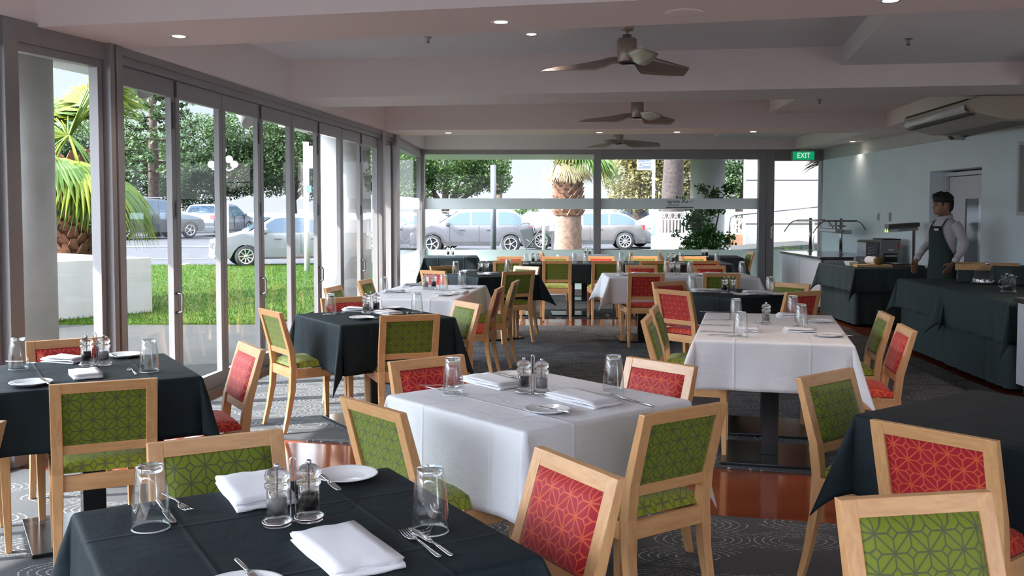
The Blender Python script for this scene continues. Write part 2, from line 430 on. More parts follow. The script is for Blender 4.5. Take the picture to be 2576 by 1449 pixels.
for k in range(3):
    n, f = edges[2*k], edges[2*k+1]
    b = MB(); b.prism([(n[0],n[1]),(n[2],n[3]),(f[2],f[3]),(f[0],f[1])], ZB, 3.25)
    struct(b.build('ceiling_beam', M['beam']))
# soffit strips along left wall and right wall
Lc = [(-4.9,-1.7)] + [(e[0],e[1]) for e in edges] + [(-1.55,17.45)]
Rc = [(4.05,-1.7)] + [(e[2],e[3]) for e in edges] + [(5.06,17.45)]
b = MB(); b.prism([(-14,-16),(9,-16),(9,-1.7),(-5.2,-1.7),(-7,-5)], -.3, -.01); struct(b.build('ground_added_terrace', simple('pale_terrace', (.12,.118,.115), .8, nz=.05, nsc=2)))  # unseen open terrace, added to bounce daylight into the room
outL = [(-7.2,-4.5),(wl_x(5.6)-.05,5.6),(wl_x(6.45)-.05,6.45),(wl_x(14.09)-.05,14.09),(-1.72,17.45)]
for i in range(len(Lc)-1):
    a, c = Lc[i], Lc[i+1]
    b = MB(); b.prism([(wl_x(a[1])-.12,a[1]),a,c,(wl_x(c[1])-.12,c[1])] if i else [(-5.3,-1.7),a,c,(wl_x(c[1])-.12,c[1])], ZB, 3.25)
    struct(b.build('ceiling_soffit_left', M['beam']))
for i in range(len(Rc)-1):
    a, c = Rc[i], Rc[i+1]
    b = MB(); b.prism([a,(6.3,a[1]),(6.3,c[1]),c], ZB, 3.25)
    struct(b.build('ceiling_soffit_right', M['beam']))
# coffers: high part left, low part right
bays = [((-6.0,-4.5),(4.0,-6),edges[0]), (None,None,None)]
def coffer(yn, yf, s0, s1):      # functions of x for the near and far sides; s0,s1 step x at near/far
    ln, lf = cross(yn, lx), cross(yf, lx); rn, rf = cross(yn, rx), cross(yf, rx)
    sn, sf = (s0, yn(s0)), (s1, yf(s1)); e = .0
    b = MB(); b.prism([ln, sn, sf, lf], ZC, 3.2); struct(b.build('ceiling_coffer', M['ceil_hi']))
    b = MB(); b.prism([sn, rn, rf, sf], ZM, 3.2); struct(b.build('ceiling_coffer_low', M['ceil_hi']))
coffer(lambda x: -1.7, B1n, 1.2, 2.28)
coffer(B1f, B2n, 2.30, 2.96)
coffer(B2f, B3n, 3.20, 3.42)
coffer(B3f, lambda x: 17.3, 3.46, 3.6)
b = MB(); b.box(-1.75,5.1,17.3,17.62,ZB,3.25); struct(b.build('ceiling_bulkhead_far', M['beam']))
b = MB(); b.prism([(-5.3,-1.7),(6.6,-1.7),(6.6,17.6),(-1.8,17.6),(wl_x(14.09)-.1,14.09),(wl_x(6.45)-.1,6.45)], 3.2, 3.4); struct(b.build('ceiling', M['ceil']))

# ---- exterior eaves
b = MB(); b.prism([(-6.6,1.0),(wl_x(1.0)-.14,1.0),(wl_x(5.6)-.14,5.6),(wl_x(6.45)-.14,6.45),(wl_x(14.09)-.14,14.09),(-3.4,14.09),(-4.75,8.5),(-5.2,5.0)], 2.9, 3.25)
struct(b.build('ceiling_eave_left', M['white']))
b = MB(); b.prism([(-3.4,14.1),(-1.87,14.1),(-1.80,17.62),(7.4,17.62),(7.4,23.2),(-2.0,23.2),(-2.9,18)], 2.72, 3.25)
struct(b.build('ceiling_eave_far', M['white']))

# ---- walls
b = MB(); b.box(-9,7,-4.2,-4.0,0,3.6); struct(b.build('wall_back_added', simple('added_wall_paint', (.30,.28,.27), .8)))  # unseen wall, added to block bright sky mirrored in the glass
b = MB()
dn, df = at_x(2466,600,5.55).y, at_x(2336,600,5.55).y     # doorway
for y0, y1, z0, z1 in ((-1.7,dn,0,2.40),(df,17.25,0,2.40),(dn,df,2.02,2.40)): b.box(5.55,5.85,y0,y1,z0,z1)
struct(b.build('wall_right', M['wall_blue'], bevel=0))
b = MB(); b.box(5.62,5.85,-1.7,17.45,2.40,2.62); struct(b.build('wall_right_bulkhead', M['white']))
b = MB(); b.box(5.85,7.4,dn-.6,df+.5,-.01,0); b.box(7.3,7.4,dn-.6,df+.5,0,2.6); b.box(5.85,7.4,dn-.7,dn-.6,0,2.6); b.box(5.85,7.4,df+.5,df+.6,0,2.6); b.box(5.85,7.4,dn-.6,df+.5,2.5,2.6)
struct(b.build('wall_passage', simple('passage_ochre', (.20,.13,.045), .7)))
b = MB(); b.box(5.85,6.3,-1.7,Y_FAR+.1,2.4,3.2); b.box(6.2,6.3,-1.7,dn-.7,0,2.6); struct(b.build('wall_right_outer', M['white']))

# service door in its reveal
d = thing('door_1', None, None, (0,0,0)); struct(d); X = 5.80
b = MB()
for y0,y1,z0,z1 in ((df-.07,df-.01,0,2.0),(dn+.01,dn+.07,0,2.0),(dn+.07,df-.07,1.95,2.0)): b.box(X-.06,X+.04,y0,y1,z0,z1)
b.build('door_frame', M['door_white'], d, bevel=.004)
Yl = dn+.30
b = MB(); b.box(X-.02,X+.025,Yl,Yl+.10,.02,1.94); b.box(X-.02,X+.025,df-.08-.45,df-.08,.02,1.94)
b.box(X-.02,X+.025,Yl+.1,df-.53,.02,.55); b.box(X-.02,X+.025,Yl+.1,df-.53,1.65,1.94); b.build('door_leaf', M['door_white'], d, bevel=.003)
b = MB(); b.box(X-.01,X+.01,Yl+.1,df-.53,.55,1.65); b.build('glazing', simple('wired_glass', (.13,.15,.17), .12), d)
b = MB(); b.box(X-.026,X-.02,Yl+.02,Yl+.22,.02,1.65); b.build('kick_plate', M['steel'], d)
b = MB(); b.box(X-.10,X-.02,df-.10,df-.06,1.52,1.66); b.lathe([(.012,1.50),(.012,1.68)], 10, True, Matrix.Translation((X-.07,df-.09,0))); b.build('hinge', M['steel'], d)

# far window wall
yw = Y_FAR
def ux(u, Y=Y_FAR): return at_y(u, 500, Y).x
def vz(v, Y=Y_FAR): return at_y(1288, v, Y).z
zs, zbd0, zbd1 = vz(628), vz(526), vz(499)
b = MB(); b.box(ux(1052),ux(2090),yw-.04,yw+.06,vz(388),ZB+.03); struct(b.build('trim_1', M['alu'], bevel=.004))
def post(n, u0, u1, z0=0, z1=ZB, y0=-.07, y1=.07, mat='alu'):
    b = MB(); b.box(ux(u0), ux(u1), yw+y0, yw+y1, z0, z1); struct(b.build('trim_%d' % n, M[mat], bevel=.004))
post(2,1050,1058); post(3,1060,1069); post(4,1493,1511); post(5,1907,1924); post(6,1927,1946,y0=-.05); post(7,2062,2078)
def window(n, u0, u1, vtop, name='window', thick=.02):
    w_ = thing('%s_%d' % (name, n), None, None, (0,0,0)); struct(w_)
    x0, x1, zt = ux(u0), ux(u1), vz(vtop)
    b = MB(); b.box(x0,x1,yw-.004,yw+.004,.06,zt); b.build('pane', M['pane'], w_)
    b = MB(); b.box(x0,x1,yw-.03,yw+.03,zt,vz(388)+.01)
    b.box(x0,x1,yw-.03,yw+.03,0,.07); b.build('window_frame', M['alu'], w_, bevel=.003)
    return w_, x0, x1
w1, xa, xb = window(1, 1069, 1493, 388.5)
w2, xc, xd_ = window(2, 1511, 1907, 401)
w3, xe, xf = window(2, 1946, 2062, 405, 'door')
for w_, x0, x1, band in ((w1,xa,xb,1),(w2,xc,xd_,1),(w3,xe,xf,0)):
    b = MB(); b.box(x0,x1,yw-.0075,yw-.0055,.07,zs); b.build('frosted_film', M['film_low'], w_)
    if band: b = MB(); b.box(x0,x1,yw-.0075,yw-.0055,zbd0,zbd1); b.build('frosted_band', M['film'], w_)
b = MB(); b.tube([(ux(1938),yw-.09,.95),(ux(1938),yw-.11,1.0),(ux(1938),yw-.11,1.2),(ux(1938),yw-.09,1.25)], .012); b.build('door_handle', M['steel'], w3)
FONT = bpy.data.curves.new('f','FONT')
def text(s, size, mat, parent, loc, rot=(PI/2,0,0), mirror=False, ext=.0008, name='lettering', bold=0, sx_=1.0):
    cu = bpy.data.curves.new('lettering','FONT'); cu.body = s; cu.size = size; cu.extrude = ext; cu.offset = bold; cu.align_x = 'CENTER'; cu.align_y = 'CENTER'
    o = bpy.data.objects.new('t', cu); COL.objects.link(o); bpy.context.view_layer.update()
    dg = bpy.context.evaluated_depsgraph_get(); me = bpy.data.meshes.new_from_object(o.evaluated_get(dg))
    bpy.data.objects.remove(o)
    for v in me.vertices:
        v.co.x *= sx_
        if mirror: v.co.x = -v.co.x
    if mirror: me.flip_normals()
    me.materials.clear(); me.materials.append(mat); me.name = name
    o = bpy.data.objects.new(name, me); COL.objects.link(o); o.parent = parent; o.location = loc; o.rotation_euler = rot
    return o
M['vinyl_w'] = simple('white_vinyl', (.85,.86,.88), .5); M['vinyl_d'] = simple('dark_vinyl', (.10,.10,.11), .5)
for w_, uc, mt in ((w1,1280,'vinyl_w'),(w2,1710,'vinyl_d')):
    xc_ = ux(uc); yy = yw-.0090
    text('The', .055, M[mt], w_, (xc_+.215,yy,vz(507.5)), mirror=True)
    text('e', .085, M[mt], w_, (xc_+.135,yy,vz(507)), mirror=True, bold=.001)
    text('X', .12, M[mt], w_, (xc_+.07,yy,vz(506)), mirror=True, bold=.001)
    text('change', .085, M[mt], w_, (xc_-.115,yy,vz(507)), mirror=True, bold=.001)
    text('Brasserie', .055, M[mt], w_, (xc_-.12,yy,vz(515.5)), mirror=True)
    b = MB(); b.box(xc_-.25,xc_+.25,yy-.001,yy+.0005,vz(523),vz(520.5)); b.build('lettering_rule', M[mt], w_)

# left glazed wall: header track, posts, windows and eight folding doors
def seg_box(b, Y0, Y1, off0, off1, z0, z1):
    p0, p1 = Vector((*W(Y0),0)), Vector((*W(Y1),0)); d = (p1-p0).normalized(); n = Vector((-d.y, d.x, 0))
    q = [p0+n*off0, p1+n*off0, p1+n*off1, p0+n*off1]
    b.prism([(v.x,v.y) for v in q], z0, z1)
zt_ = 2.49
b = MB(); seg_box(b,6.45,14.09,-.02,.10,zt_,ZB+.02); seg_box(b,6.47,14.07,-.045,-.02,2.545,ZB); struct(b.build('trim_8', M['alu']))
b = MB(); seg_box(b,-1.7,6.44,-.02,.10,zt_,ZB+.02); struct(b.build('trim_9', M['alu']))
b = MB(); seg_box(b,14.1,17.48,-.02,.08,zt_,ZB+.02); struct(b.build('trim_10', M['alu']))
b = MB(); seg_box(b,6.45,14.09,-.03,.10,-.03,.015); seg_box(b,14.1,17.48,-.03,.08,-.03,.05); struct(b.build('trim_11', M['alu']))
b = MB(); seg_box(b,-1.7,6.44,-.03,.10,-.03,.04); struct(b.build('trim_12', M['alu']))
def lpost(n, Y0, Y1, o0=-.06, o1=.10): 
    b = MB(); seg_box(b, Y0, Y1, o0, o1, 0, ZB); struct(b.build('trim_%d' % n, M['alu'], bevel=.004))
lpost(13, 5.56, 5.66); lpost(14, 6.40, 6.44); lpost(15, 6.455, 6.53)
lpost(16, 13.30, 13.42); lpost(17, 13.99, 14.14, -.08, .12)
for k, Y in enumerate((-1.6,.9,3.3)): lpost(18+k, Y-.06, Y+.06)
def lwin(n, Y0, Y1, film_=False, fr=.04):
    w_ = thing('window_%d' % n, None, None, (0,0,0)); struct(w_)
    b = MB(); seg_box(b,Y0,Y1,.03,.038,.05,zt_); b.build('pane', M['pane'], w_)
    b = MB()
    for a,c,z0,z1 in ((Y0,Y0+fr,.05,zt_),(Y1-fr,Y1,.05,zt_),(Y0+fr,Y1-fr,.05,.10),(Y0+fr,Y1-fr,zt_-.05,zt_)): seg_box(b,a,c,.0,.07,z0,z1)
    b.build('window_frame', M['alu'], w_)
    if film_:
        b = MB(); seg_box(b,Y0+fr,Y1-fr,.022,.026,.10,zs); b.build('frosted_film', M['film_low'], w_)
        b = MB(); seg_box(b,Y0+fr,Y1-fr,.022,.026,zbd0,zbd1); b.build('frosted_band', M['film'], w_)
lwin(3, 5.67, 6.39); lwin(4, 13.43, 13.98, False); lwin(5, 14.16, 17.40, True)
for k,(a,c) in enumerate(((3.37,5.55),(.97,3.23),(-1.53,.83))): lwin(6+k, a, c)
def bifold(n, Y0, Y1, hside):
    d_ = thing('door_%d' % n, None, None, (0,0,0)); struct(d_)
    b = MB(); g = .006; st = .062; zb_, zt2 = .02, 2.485
    seg_box(b,Y0+g,Y0+g+st,0,.045,zb_,zt2); seg_box(b,Y1-g-st,Y1-g,0,.045,zb_,zt2)
    seg_box(b,Y0+g+st,Y1-g-st,0,.045,zb_,.14); seg_box(b,Y0+g+st,Y1-g-st,0,.045,zt2-.13,zt2)
    b.build('door_frame', M['alu'], d_, bevel=.003)
    b = MB(); seg_box(b,Y0+g+st-.005,Y1-g-st+.005,.02,.026,.13,zt2-.12); b.build('pane', M['pane'], d_)
    if hside:
        Ya = Y1-g-.035 if hside > 0 else Y0+g+.035
        b = MB(); seg_box(b,Ya-.022,Ya+.022,-.012,0,1.44,1.58); seg_box(b,Ya-.012,Ya+.012,-.018,-.012,1.46,1.56); b.build('door_latch', M['alu_dark'], d_)
        x_, y_ = W(Ya); 
        b = MB(); b.tube([(x_+.005,y_,.72),(x_+.045,y_,.725),(x_+.05,y_,.74),(x_+.05,y_,.85),(x_+.045,y_,.865),(x_+.005,y_,.87)], .011); b.build('door_handle', M['steel'], d_)
        b = MB(); seg_box(b,Ya-.010,Ya+.010,-.014,0,2.12,2.32); seg_box(b,Y1-.01,Y1+.01,-.012,.0,2.36,2.48); b.build('hinge', M['alu_dark'], d_)
dw = (13.27-6.54)/8
for k in range(8): bifold(3+k, 6.54+dw*k, 6.54+dw*(k+1), (1,0,1,0,1,0,1,0)[k])

# concrete columns outside
def column(n, x, y, r, z1):
    b = MB(); b.lathe([(r,0),(r,z1)], 48, True); o = struct(b.build('trim_%d' % n, M['col_ext'], loc=(x,y,-.03))); return o
column(30, -4.55, 8.7, .40, 2.94); column(31, -2.50, 14.35, .40, 2.76); cc = at_y(1780,500,21.8); column(32, cc.x, 21.8, .385, 2.76)
# ------------------------------------------------------------------ dining chair
HC = .82
def chair_proto(kind):
    mb_, ms_ = (M['green_b'], M['green_s']) if kind == 'green' else (M['red_b'], M['red_s'])
    t = thing('dining_chair', 'x', 'chair')
    W2 = .20
    def yb(z):      # centre line of a rear stile
        P = [(0,-.265),(.12,-.235),(.28,-.205),(.44,-.195),(.56,-.210),(.82,-.285)]
        for (z0,y0),(z1,y1) in zip(P,P[1:]):
            if z <= z1: 
                k = (z-z0)/(z1-z0); return y0+(y1-y0)*k
        return P[-1][1]
    for s in (-1,1):          # rear legs run up into the back
        b = MB(); R = []
        for z in (0,.06,.12,.2,.28,.36,.44,.50,.56,.65,.74,.82):
            wx = .028+.016*min(1,z/.4); wy = .026+.016*min(1,z/.4) if z < .5 else .042-.016*(z-.5)/.32
            if z > .5: wy = .042-.014*(z-.5)/.32
            x1 = s*W2; x0 = s*(W2-wx); y = yb(z)
            R.append([(x0,y-wy/2,z),(x1,y-wy/2,z),(x1,y+wy/2,z),(x0,y+wy/2,z)] if s > 0 else [(x1,y-wy/2,z),(x0,y-wy/2,z),(x0,y+wy/2,z),(x1,y+wy/2,z)])
        b.rings(R, True, False); b.build('leg', M['beech'], t, bevel=.003)
        b = MB(); y = .205       # front leg, tapering
        b.hexa([(s*.218,y-.002,0),(s*.190,y-.002,0),(s*.190,y+.024,0),(s*.218,y+.024,0)] if s < 0 else [(s*.190,y-.002,0),(s*.218,y-.002,0),(s*.218,y+.024,0),(s*.190,y+.024,0)],
               [(s*.225,y-.018,.435),(s*.183,y-.018,.435),(s*.183,y+.024,.435),(s*.225,y+.024,.435)] if s < 0 else [(s*.183,y-.018,.435),(s*.225,y-.018,.435),(s*.225,y+.024,.435),(s*.183,y+.024,.435)])
        b.build('leg', M['beech'], t, bevel=.003)
    b = MB()                     # seat rails
    b.box(-.185,.185,.212,.230,.368,.432); b.box(-.158,.158,-.212,-.190,.368,.432)
    for s in (-1,1): b.hexa([(s*.197-.010,-.18,.368),(s*.197+.010,-.18,.368),(s*.214+.010,.19,.368),(s*.214-.010,.19,.368)],[(s*.197-.010,-.18,.432),(s*.197+.010,-.18,.432),(s*.214+.010,.19,.432),(s*.214-.010,.19,.432)])
    b.build('seat_frame', M['beech_x'], t, bevel=.002)
    # seat pad, crowned
    n = 14; G = []
    for j in range(n+1):
        v = -1+2*j/n; row = []
        for i in range(n+1):
            u = -1+2*i/n
            hw = (.192 if v < 0 else .192)+.018*(v+1)/2*1.0
            uu = math.copysign(abs(u)**.8, u); vv = math.copysign(abs(v)**.8, v)
            e = max(0, 1-max(abs(uu),0)**5)*max(0, 1-abs(vv)**5)
            row.append((uu*hw, .012+vv*.202, .438+.050*e**.35 if e > 0 else .438))
        G.append(row)
    b = MB(); vs = [p for r in G for p in r]; fs = [(j*(n+1)+i, j*(n+1)+i+1, (j+1)*(n+1)+i+1, (j+1)*(n+1)+i) for j in range(n) for i in range(n)]
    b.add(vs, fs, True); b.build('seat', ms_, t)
    # back frame: top rail and lower rail between the stiles, mitred look
    for z0,z1 in ((.778,.820),(.520,.558)):
        b = MB(); y0, y1 = yb(z0), yb(z1)
        b.hexa([(-.160,y0-.013,z0),(.160,y0-.013,z0),(.160,y0+.013,z0),(-.160,y0+.013,z0)],[(-.160,y1-.013,z1),(.160,y1-.013,z1),(.160,y1+.013,z1),(-.160,y1+.013,z1)])
        b.build('back_rail', M['beech_x'], t, bevel=.002)
    # back pad: flat inset panel behind, padded in front
    b = MB(); n = 12; vs = []
    for j in range(n+1):
        v = -1+2*j/n
        for i in range(n+1):
            u = -1+2*i/n
            uu = math.copysign(abs(u)**.75, u); vv = math.copysign(abs(v)**.75, v)
            z = .668+vv*.110; e = max(0,1-abs(uu)**6)*max(0,1-abs(vv)**6)
            vs.append((uu*.1575, yb(z)+.008+.026*e**.4, z))
    fs = [(j*(n+1)+i, (j+1)*(n+1)+i, (j+1)*(n+1)+i+1, j*(n+1)+i+1) for j in range(n) for i in range(n)]
    b.add(vs, fs, True)
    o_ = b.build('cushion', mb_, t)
    z0, z1 = .557, .779; y0, y1 = yb(z0), yb(z1); b = MB()
    b.hexa([(-.159,y0-.006,z0),(.159,y0-.006,z0),(.159,y0+.010,z0),(-.159,y0+.010,z0)],[(-.159,y1-.006,z1),(.159,y1-.006,z1),(.159,y1+.010,z1),(-.159,y1+.010,z1)])
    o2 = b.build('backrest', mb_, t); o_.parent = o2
    return t
PC = {'green': chair_proto('green'), 'red': chair_proto('red')}
used = {}
GC = {}
def place_chair(kind, pl, pr, view, label, group, zt=HC, rz=None):
    """pl, pr: left and right end of the back's top edge in the photo; view 'r' = seen from behind, 'f' = seen from the front"""
    a, c = at_z(*pl, zt), at_z(*pr, zt); m = (a+c)/2; d = c-a
    if rz is None: rz = math.atan2(d.y, d.x) + (0 if view == 'r' else PI)
    # keep copies of one size: centre the back on the observed middle
    fx, fy = -math.sin(rz), math.cos(rz)
    loc = (m.x+fx*.285, m.y+fy*.285, 0)
    t = PC[kind] if kind not in used else copy_tree(PC[kind]); used[kind] = 1
    t.location = loc; t.rotation_euler = (0,0,rz); t['label'] = label; t['group'] = group
    return t
G0='chairs at the nearest black table'; G1='chairs at the black table by the left window'; G3='chairs at the central white table'
G2='chairs at the black table in front of the folding doors'; G4='chairs at the long white table by the folding doors'; G5='chairs at the black table behind the long white one'
G6='chairs at the wide white table'; G7='chairs at the black table behind the right white one'; G8='chairs at the right white table'; G9='chairs at the black table on the right edge'; GR='chairs along the far black row'
CH = [
 ('green',(124,968),(395,950),'r','green chair seen from behind at the near side of the left window table',G1),
 ('red',(63,860),(270,846),'f','red-backed beech chair behind the left window table, its top rail level with the pepper mills',G1),
 ('red',(605,857),(663,881),'f','red beech chair at the right end of the left window table, half turned, sunlit seat',G1),
 ('green',(370,1116),(709,1079),'f','green chair facing us across the nearest black table, behind the folded napkin',G0),
 ('red',(1355,1122),(1565,1205),'f','red chair between the nearest black table and the central white table',G0),
 ('red',(980,910),(1162,891),'f','red chair behind the central white table on its left, framed by the tumbler',G3),
 ('red',(1581,896),(1752,922),'f','red chair behind the central white table on its right, pale lit frame',G3),
 ('green',(858,995),(1017,1040),'r','green chair at the near left side of the central white table, seen from behind',G3),
 ('green',(1621,1043),(1820,1011),'r','large green chair seen from behind, near right side of the central white table',G3),
 ('green',(2009,950),(2139,925),'f','green chair behind the right edge black table, its seat under the cloth corner',G9),
 ('red',(2188,1053),(2517,1110),'r','large red chair seen from behind in front of the right edge black table',G9),
 ('green',(2105,1254),(2488,1233),'f','green chair in the bottom right corner of the photo, cut off by the frame','chair in the bottom right corner'),
 ('green',(1612,808),(1637,790),'f','nearer of two green chairs along the left side of the right white table',G8),
 ('green',(1632,780),(1655,766),'f','farther of two green chairs along the left side of the right white table',G8),
 ('green',(2218,781),(2243,797),'f','green chair on the right side of the right white table, nearer to the buffet',G8),
 ('red',(2267,812),(2299,835),'f','red chair on the right side of the right white table, sideways beside the buffet',G8),
 ('red',(1648,726),(1738,733.5),'r','red chair seen from behind left of the right white table, pale front frame',G7),
 ('red',(1643,709.6),(1720,706),'f','red chair facing us behind the pale framed red chair, only its top showing',G7),
 ('green',(1950,709.6),(2031.6,714.6),'f','green chair facing us behind the right end of the black table near the buffet cabinet',G7),
 ('red',(1983.7,735),(2058,731),'r','red chair seen from behind at the far end of the right white table',G7),
 ('red',(1580.7,687),(1671.6,687),'r','red chair seen from behind at the near left of the wide white table',G6),
 ('green',(1769,687),(1862,687.6),'r','green chair seen from behind at the near right of the wide white table',G6),
 ('red',(1573.7,666.7),(1652.7,666.7),'f','red chair facing us behind the left half of the wide white table',G6),
 ('red',(1745.8,668),(1824,668),'f','red chair facing us behind the right half of the wide white table',G6),
 ('green',(1240.4,655),(1313,655),'r','first from the left of the near side chairs at the far black row, green',GR),
 ('green',(1365,656),(1438,656),'r','green chair seen whole from behind, at the middle of the far black row',GR),
 ('green',(1490,656.6),(1562,656.6),'r','green chair at the far black row directly left of the wide white table',GR),
 ('green',(1610,655.9),(1684,655.9),'r','green chair at the far black row, half hidden behind the wide white table',GR),
 ('red',(1735,655.9),(1811,656.2),'r','red chair at the near side of the far black row, the only red one there',GR),
 ('red',(1251,645),(1316,645),'f','leftmost red chair facing us on the far side of the black row',GR),
 ('green',(1364,645),(1430,645),'f','green chair facing us beyond the far black row, below the palm trunk',GR),
 ('red',(1479.5,644.7),(1544,644.7),'f','red chair facing us beyond the far black row, under the window post',GR),
 ('green',(1589,644.7),(1653,644.7),'f','green chair facing us beyond the far black row, right of the window post',GR),
 ('green',(1711,644.7),(1774,644.7),'f','green chair facing us before the far right black table',GR),
 ('green',(1270,683),(1341,681),'r','green chair seen from behind at the black table behind the long white one',G5),
 ('green',(1295,668),(1357,671),'f','pale framed green chair facing us at the black table behind the long white one',G5),
 ('red',(1061,679),(1117.5,682),'r','red chair between the long white table and the black table behind it',G5),
 ('green',(1087.7,670),(1141,667.5),'f','green chair facing us near the far left glass corner, behind the red chair',G5),
 ('red',(1245,728.5),(1268,719.5),'r','red chair seen edge on along the right side of the long white table',G4),
 ('green',(1287,711.2),(1307.6,703.2),'r','green chair seen edge on along the right side of the long white table, farther one',G4),
 ('green',(900,707.5),(932,699.9),'f','farther green chair against the folding doors, left side of the long white table',G4),
 ('green',(816.8,725),(855,716.4),'f','nearer green chair against the folding doors, left side of the long white table',G4),
 ('green',(1149,754.8),(1206,764.6),'f','green chair at the right end of the middle black table, pale lit frame',G2),
 ('red',(814.5,750.5),(917,745),'f','red chair behind the middle black table, back showing between tumbler and mills',G2),
 ('green',(657,775.7),(702,786.2),'r','green chair standing alone by the folding doors, left end of the middle black table',G2),
 ('green',(959.5,794.5),(1104,789.6),'r','green chair seen from behind at the near side of the middle black table',G2),
 ('green',(1578.5,633.5),(1594,634.5),'f','small green chair side on before the far window, left of the red one','chairs side on before the far window'),
 ('red',(1652,632.5),(1665.5,634),'f','small red chair side on before the far window','chairs side on before the far window'),
 ('red',(1354,632.5),(1364.5,636),'r','red chair side on beside the palm trunk outside, at the far white table','chairs side on before the far window'),
 ('green',(1880,634.5),(1897,633.5),'f','green chair side on at the right end of the far window, beside the door post','chairs side on before the far window'),
]
for k, c in enumerate(CH):
    rz = None
    lab = c[4]
    if 'nearer of two green chairs along' in lab or 'farther of two green' in lab: rz = math.radians(-90-14)
    if 'right side of the right white' in lab: rz = math.radians(90-14+4)
    if 'edge on along' in lab: rz = math.radians(90-8)
    if 'against the folding doors' in lab: rz = math.radians(-90-10)
    if 'small green chair side on' in lab: rz = math.radians(90)
    if 'small red chair side on' in lab: rz = math.radians(-96)
    if 'beside the palm trunk outside' in lab: rz = math.radians(-80)
    if 'beside the door post' in lab: rz = math.radians(92)
    place_chair(c[0], c[1], c[2], c[3], lab, c[5], rz=rz)
# two chairs cut by the left border
def chair_at(kind, x, y, rz, label, group):
    t = copy_tree(PC[kind]); t.location = (x,y,0); t.rotation_euler = (0,0,rz); t['label'] = label; t['group'] = group; return t
chair_at('red', -2.50, 4.23, math.radians(-59), 'red chair under the left end of the left window table, cut by the border', G1)
p = at_z(19,1060,HC)
chair_at('green', p.x-.29-.02, p.y-.18, math.radians(90), 'beech chair at the left border, just its back edge in view', 'chair cut by the left border')

# ------------------------------------------------------------------ tables and cloths
def cloth(mb_, hw, hd, drop, z=.752, seed=0, kd=.62, wave=.012, per=.34, floor_len=False, creases=True):
    R = random.Random(seed); ph = [R.uniform(0,6.28) for _ in range(8)]
    def axis(h):
        a = [-h-drop*(1-k/10) for k in range(10)] + [-h-.012,-h-.006] if 0 else []
        out = [h+drop*k/14 for k in range(15)]
        inn = [h*(k/10) for k in range(10)]
        pos = inn+[h-.004]+[h+.005,h+.010,h+.016,h+.022]+[o for o in out if o > h+.03]
        pos = sorted(set(pos)); return [-p for p in reversed(pos) if p > 0]+pos
    U, V = axis(hw), axis(hd); r = .012
    def edge(s):
        if s < r*PI/2: return r*math.sin(s/r), -r*(1-math.cos(s/r))
        return r, -(r+s-r*PI/2)
    vs = []
    for v in V:
        for u in U:
            su, sv_ = (1 if u >= 0 else -1), (1 if v >= 0 else -1)
            du, dv = max(abs(u)-hw,0), max(abs(v)-hd,0)
            q = (0 if su > 0 else 1)+(0 if sv_ > 0 else 2)
            if du > 0 and dv > 0:
                rr = math.hypot(du,dv); phi = math.atan2(dv,du); f = min(phi, PI/2-phi)
                kk = kd*(.9+.2*((q*37+seed*13) % 10)/10)
                h = rr*math.sin(f)*kk*(1.0 if phi < PI/4 else 1.0); dr = math.sqrt(max(rr*rr-h*h,0))
                ox, oz = edge(dr); bl = phi/(PI/2)
                sep = .03*math.sin(4*f)*min(1,dr/.1)
                x = hw + h*.707 + ox*(1-bl) + (sep if phi < PI/4 else -sep*.3)*0.5; y = hd + h*.707 + ox*bl + (-sep*.3 if phi < PI/4 else sep)*0.5; z_ = oz
                x, y = su*x, sv_*y
            elif du > 0:
                ox, oz = edge(du); wv = wave*min(1,du/drop)*(math.sin(v/per*2*PI+ph[q])+.5*math.sin(v/per*3.7+ph[q+1]))
                x, y, z_ = su*(hw+ox+abs(wave)*.8*min(1,du/drop)+wv), v, oz
            elif dv > 0:
                ox, oz = edge(dv); wv = wave*min(1,dv/drop)*(math.sin(u/per*2*PI+ph[q+2])+.5*math.sin(u/per*3.7+ph[q+3]))
                x, y, z_ = u, sv_*(hd+ox+abs(wave)*.8*min(1,dv/drop)+wv), oz
            else: x, y, z_ = u, v, 0
            vs.append((x, y, max(z+z_, .004)))
    n = len(U)
    fs = []
    for j in range(len(V)-1):
        for i in range(n-1):
            a_, b_, c_, d_ = j*n+i, j*n+i+1, (j+1)*n+i+1, (j+1)*n+i
            um, vm = (U[i]+U[i+1])/2, (V[j]+V[j+1])/2
            if abs(um) > hw and abs(vm) > hd:      # corner: split along the fold
                fs += [(a_,b_,c_),(a_,c_,d_)] if um*vm > 0 else [(a_,b_,d_),(b_,c_,d_)]
            else: fs.append((a_,b_,c_,d_))
    mb_.add(vs, fs, True)
def crease_bump(name, col, rough, sheen, spac):
    t = NT(name); s = t.n('ShaderNodeSeparateXYZ'); co = t.coord(); t.l(co, s.inputs[0])
    def ln(c, k):
        d = t.M('ABSOLUTE', t.M('SUBTRACT', t.M('PINGPONG', t.M('ADD', c, k), spac), spac/2)); return t.ramp(d, [(0.0,1.0),(.010,0.0)])
    n1 = t.noise(co, 4.5, 4, .55, .6); n2 = t.noise(co, 600, 2)
    h = t.M('ADD', t.M('MULTIPLY', n1, 1.2), t.M('ADD', t.M('MULTIPLY', n2, .03), t.M('MULTIPLY', t.M('ADD', ln(s.outputs[0], .0), ln(s.outputs[1], .04)), .30)))
    t.bsdf(col, rough, 0, t.bump(h, .5, .02), Specular_IOR_Level=.25); return t.m
M['cloth_black'] = crease_bump('black_tablecloth', (.006,.0135,.0185), .68, .10, .42)
M['cloth_white'] = crease_bump('white_tablecloth', (.69,.69,.72), .85, 0, .42)
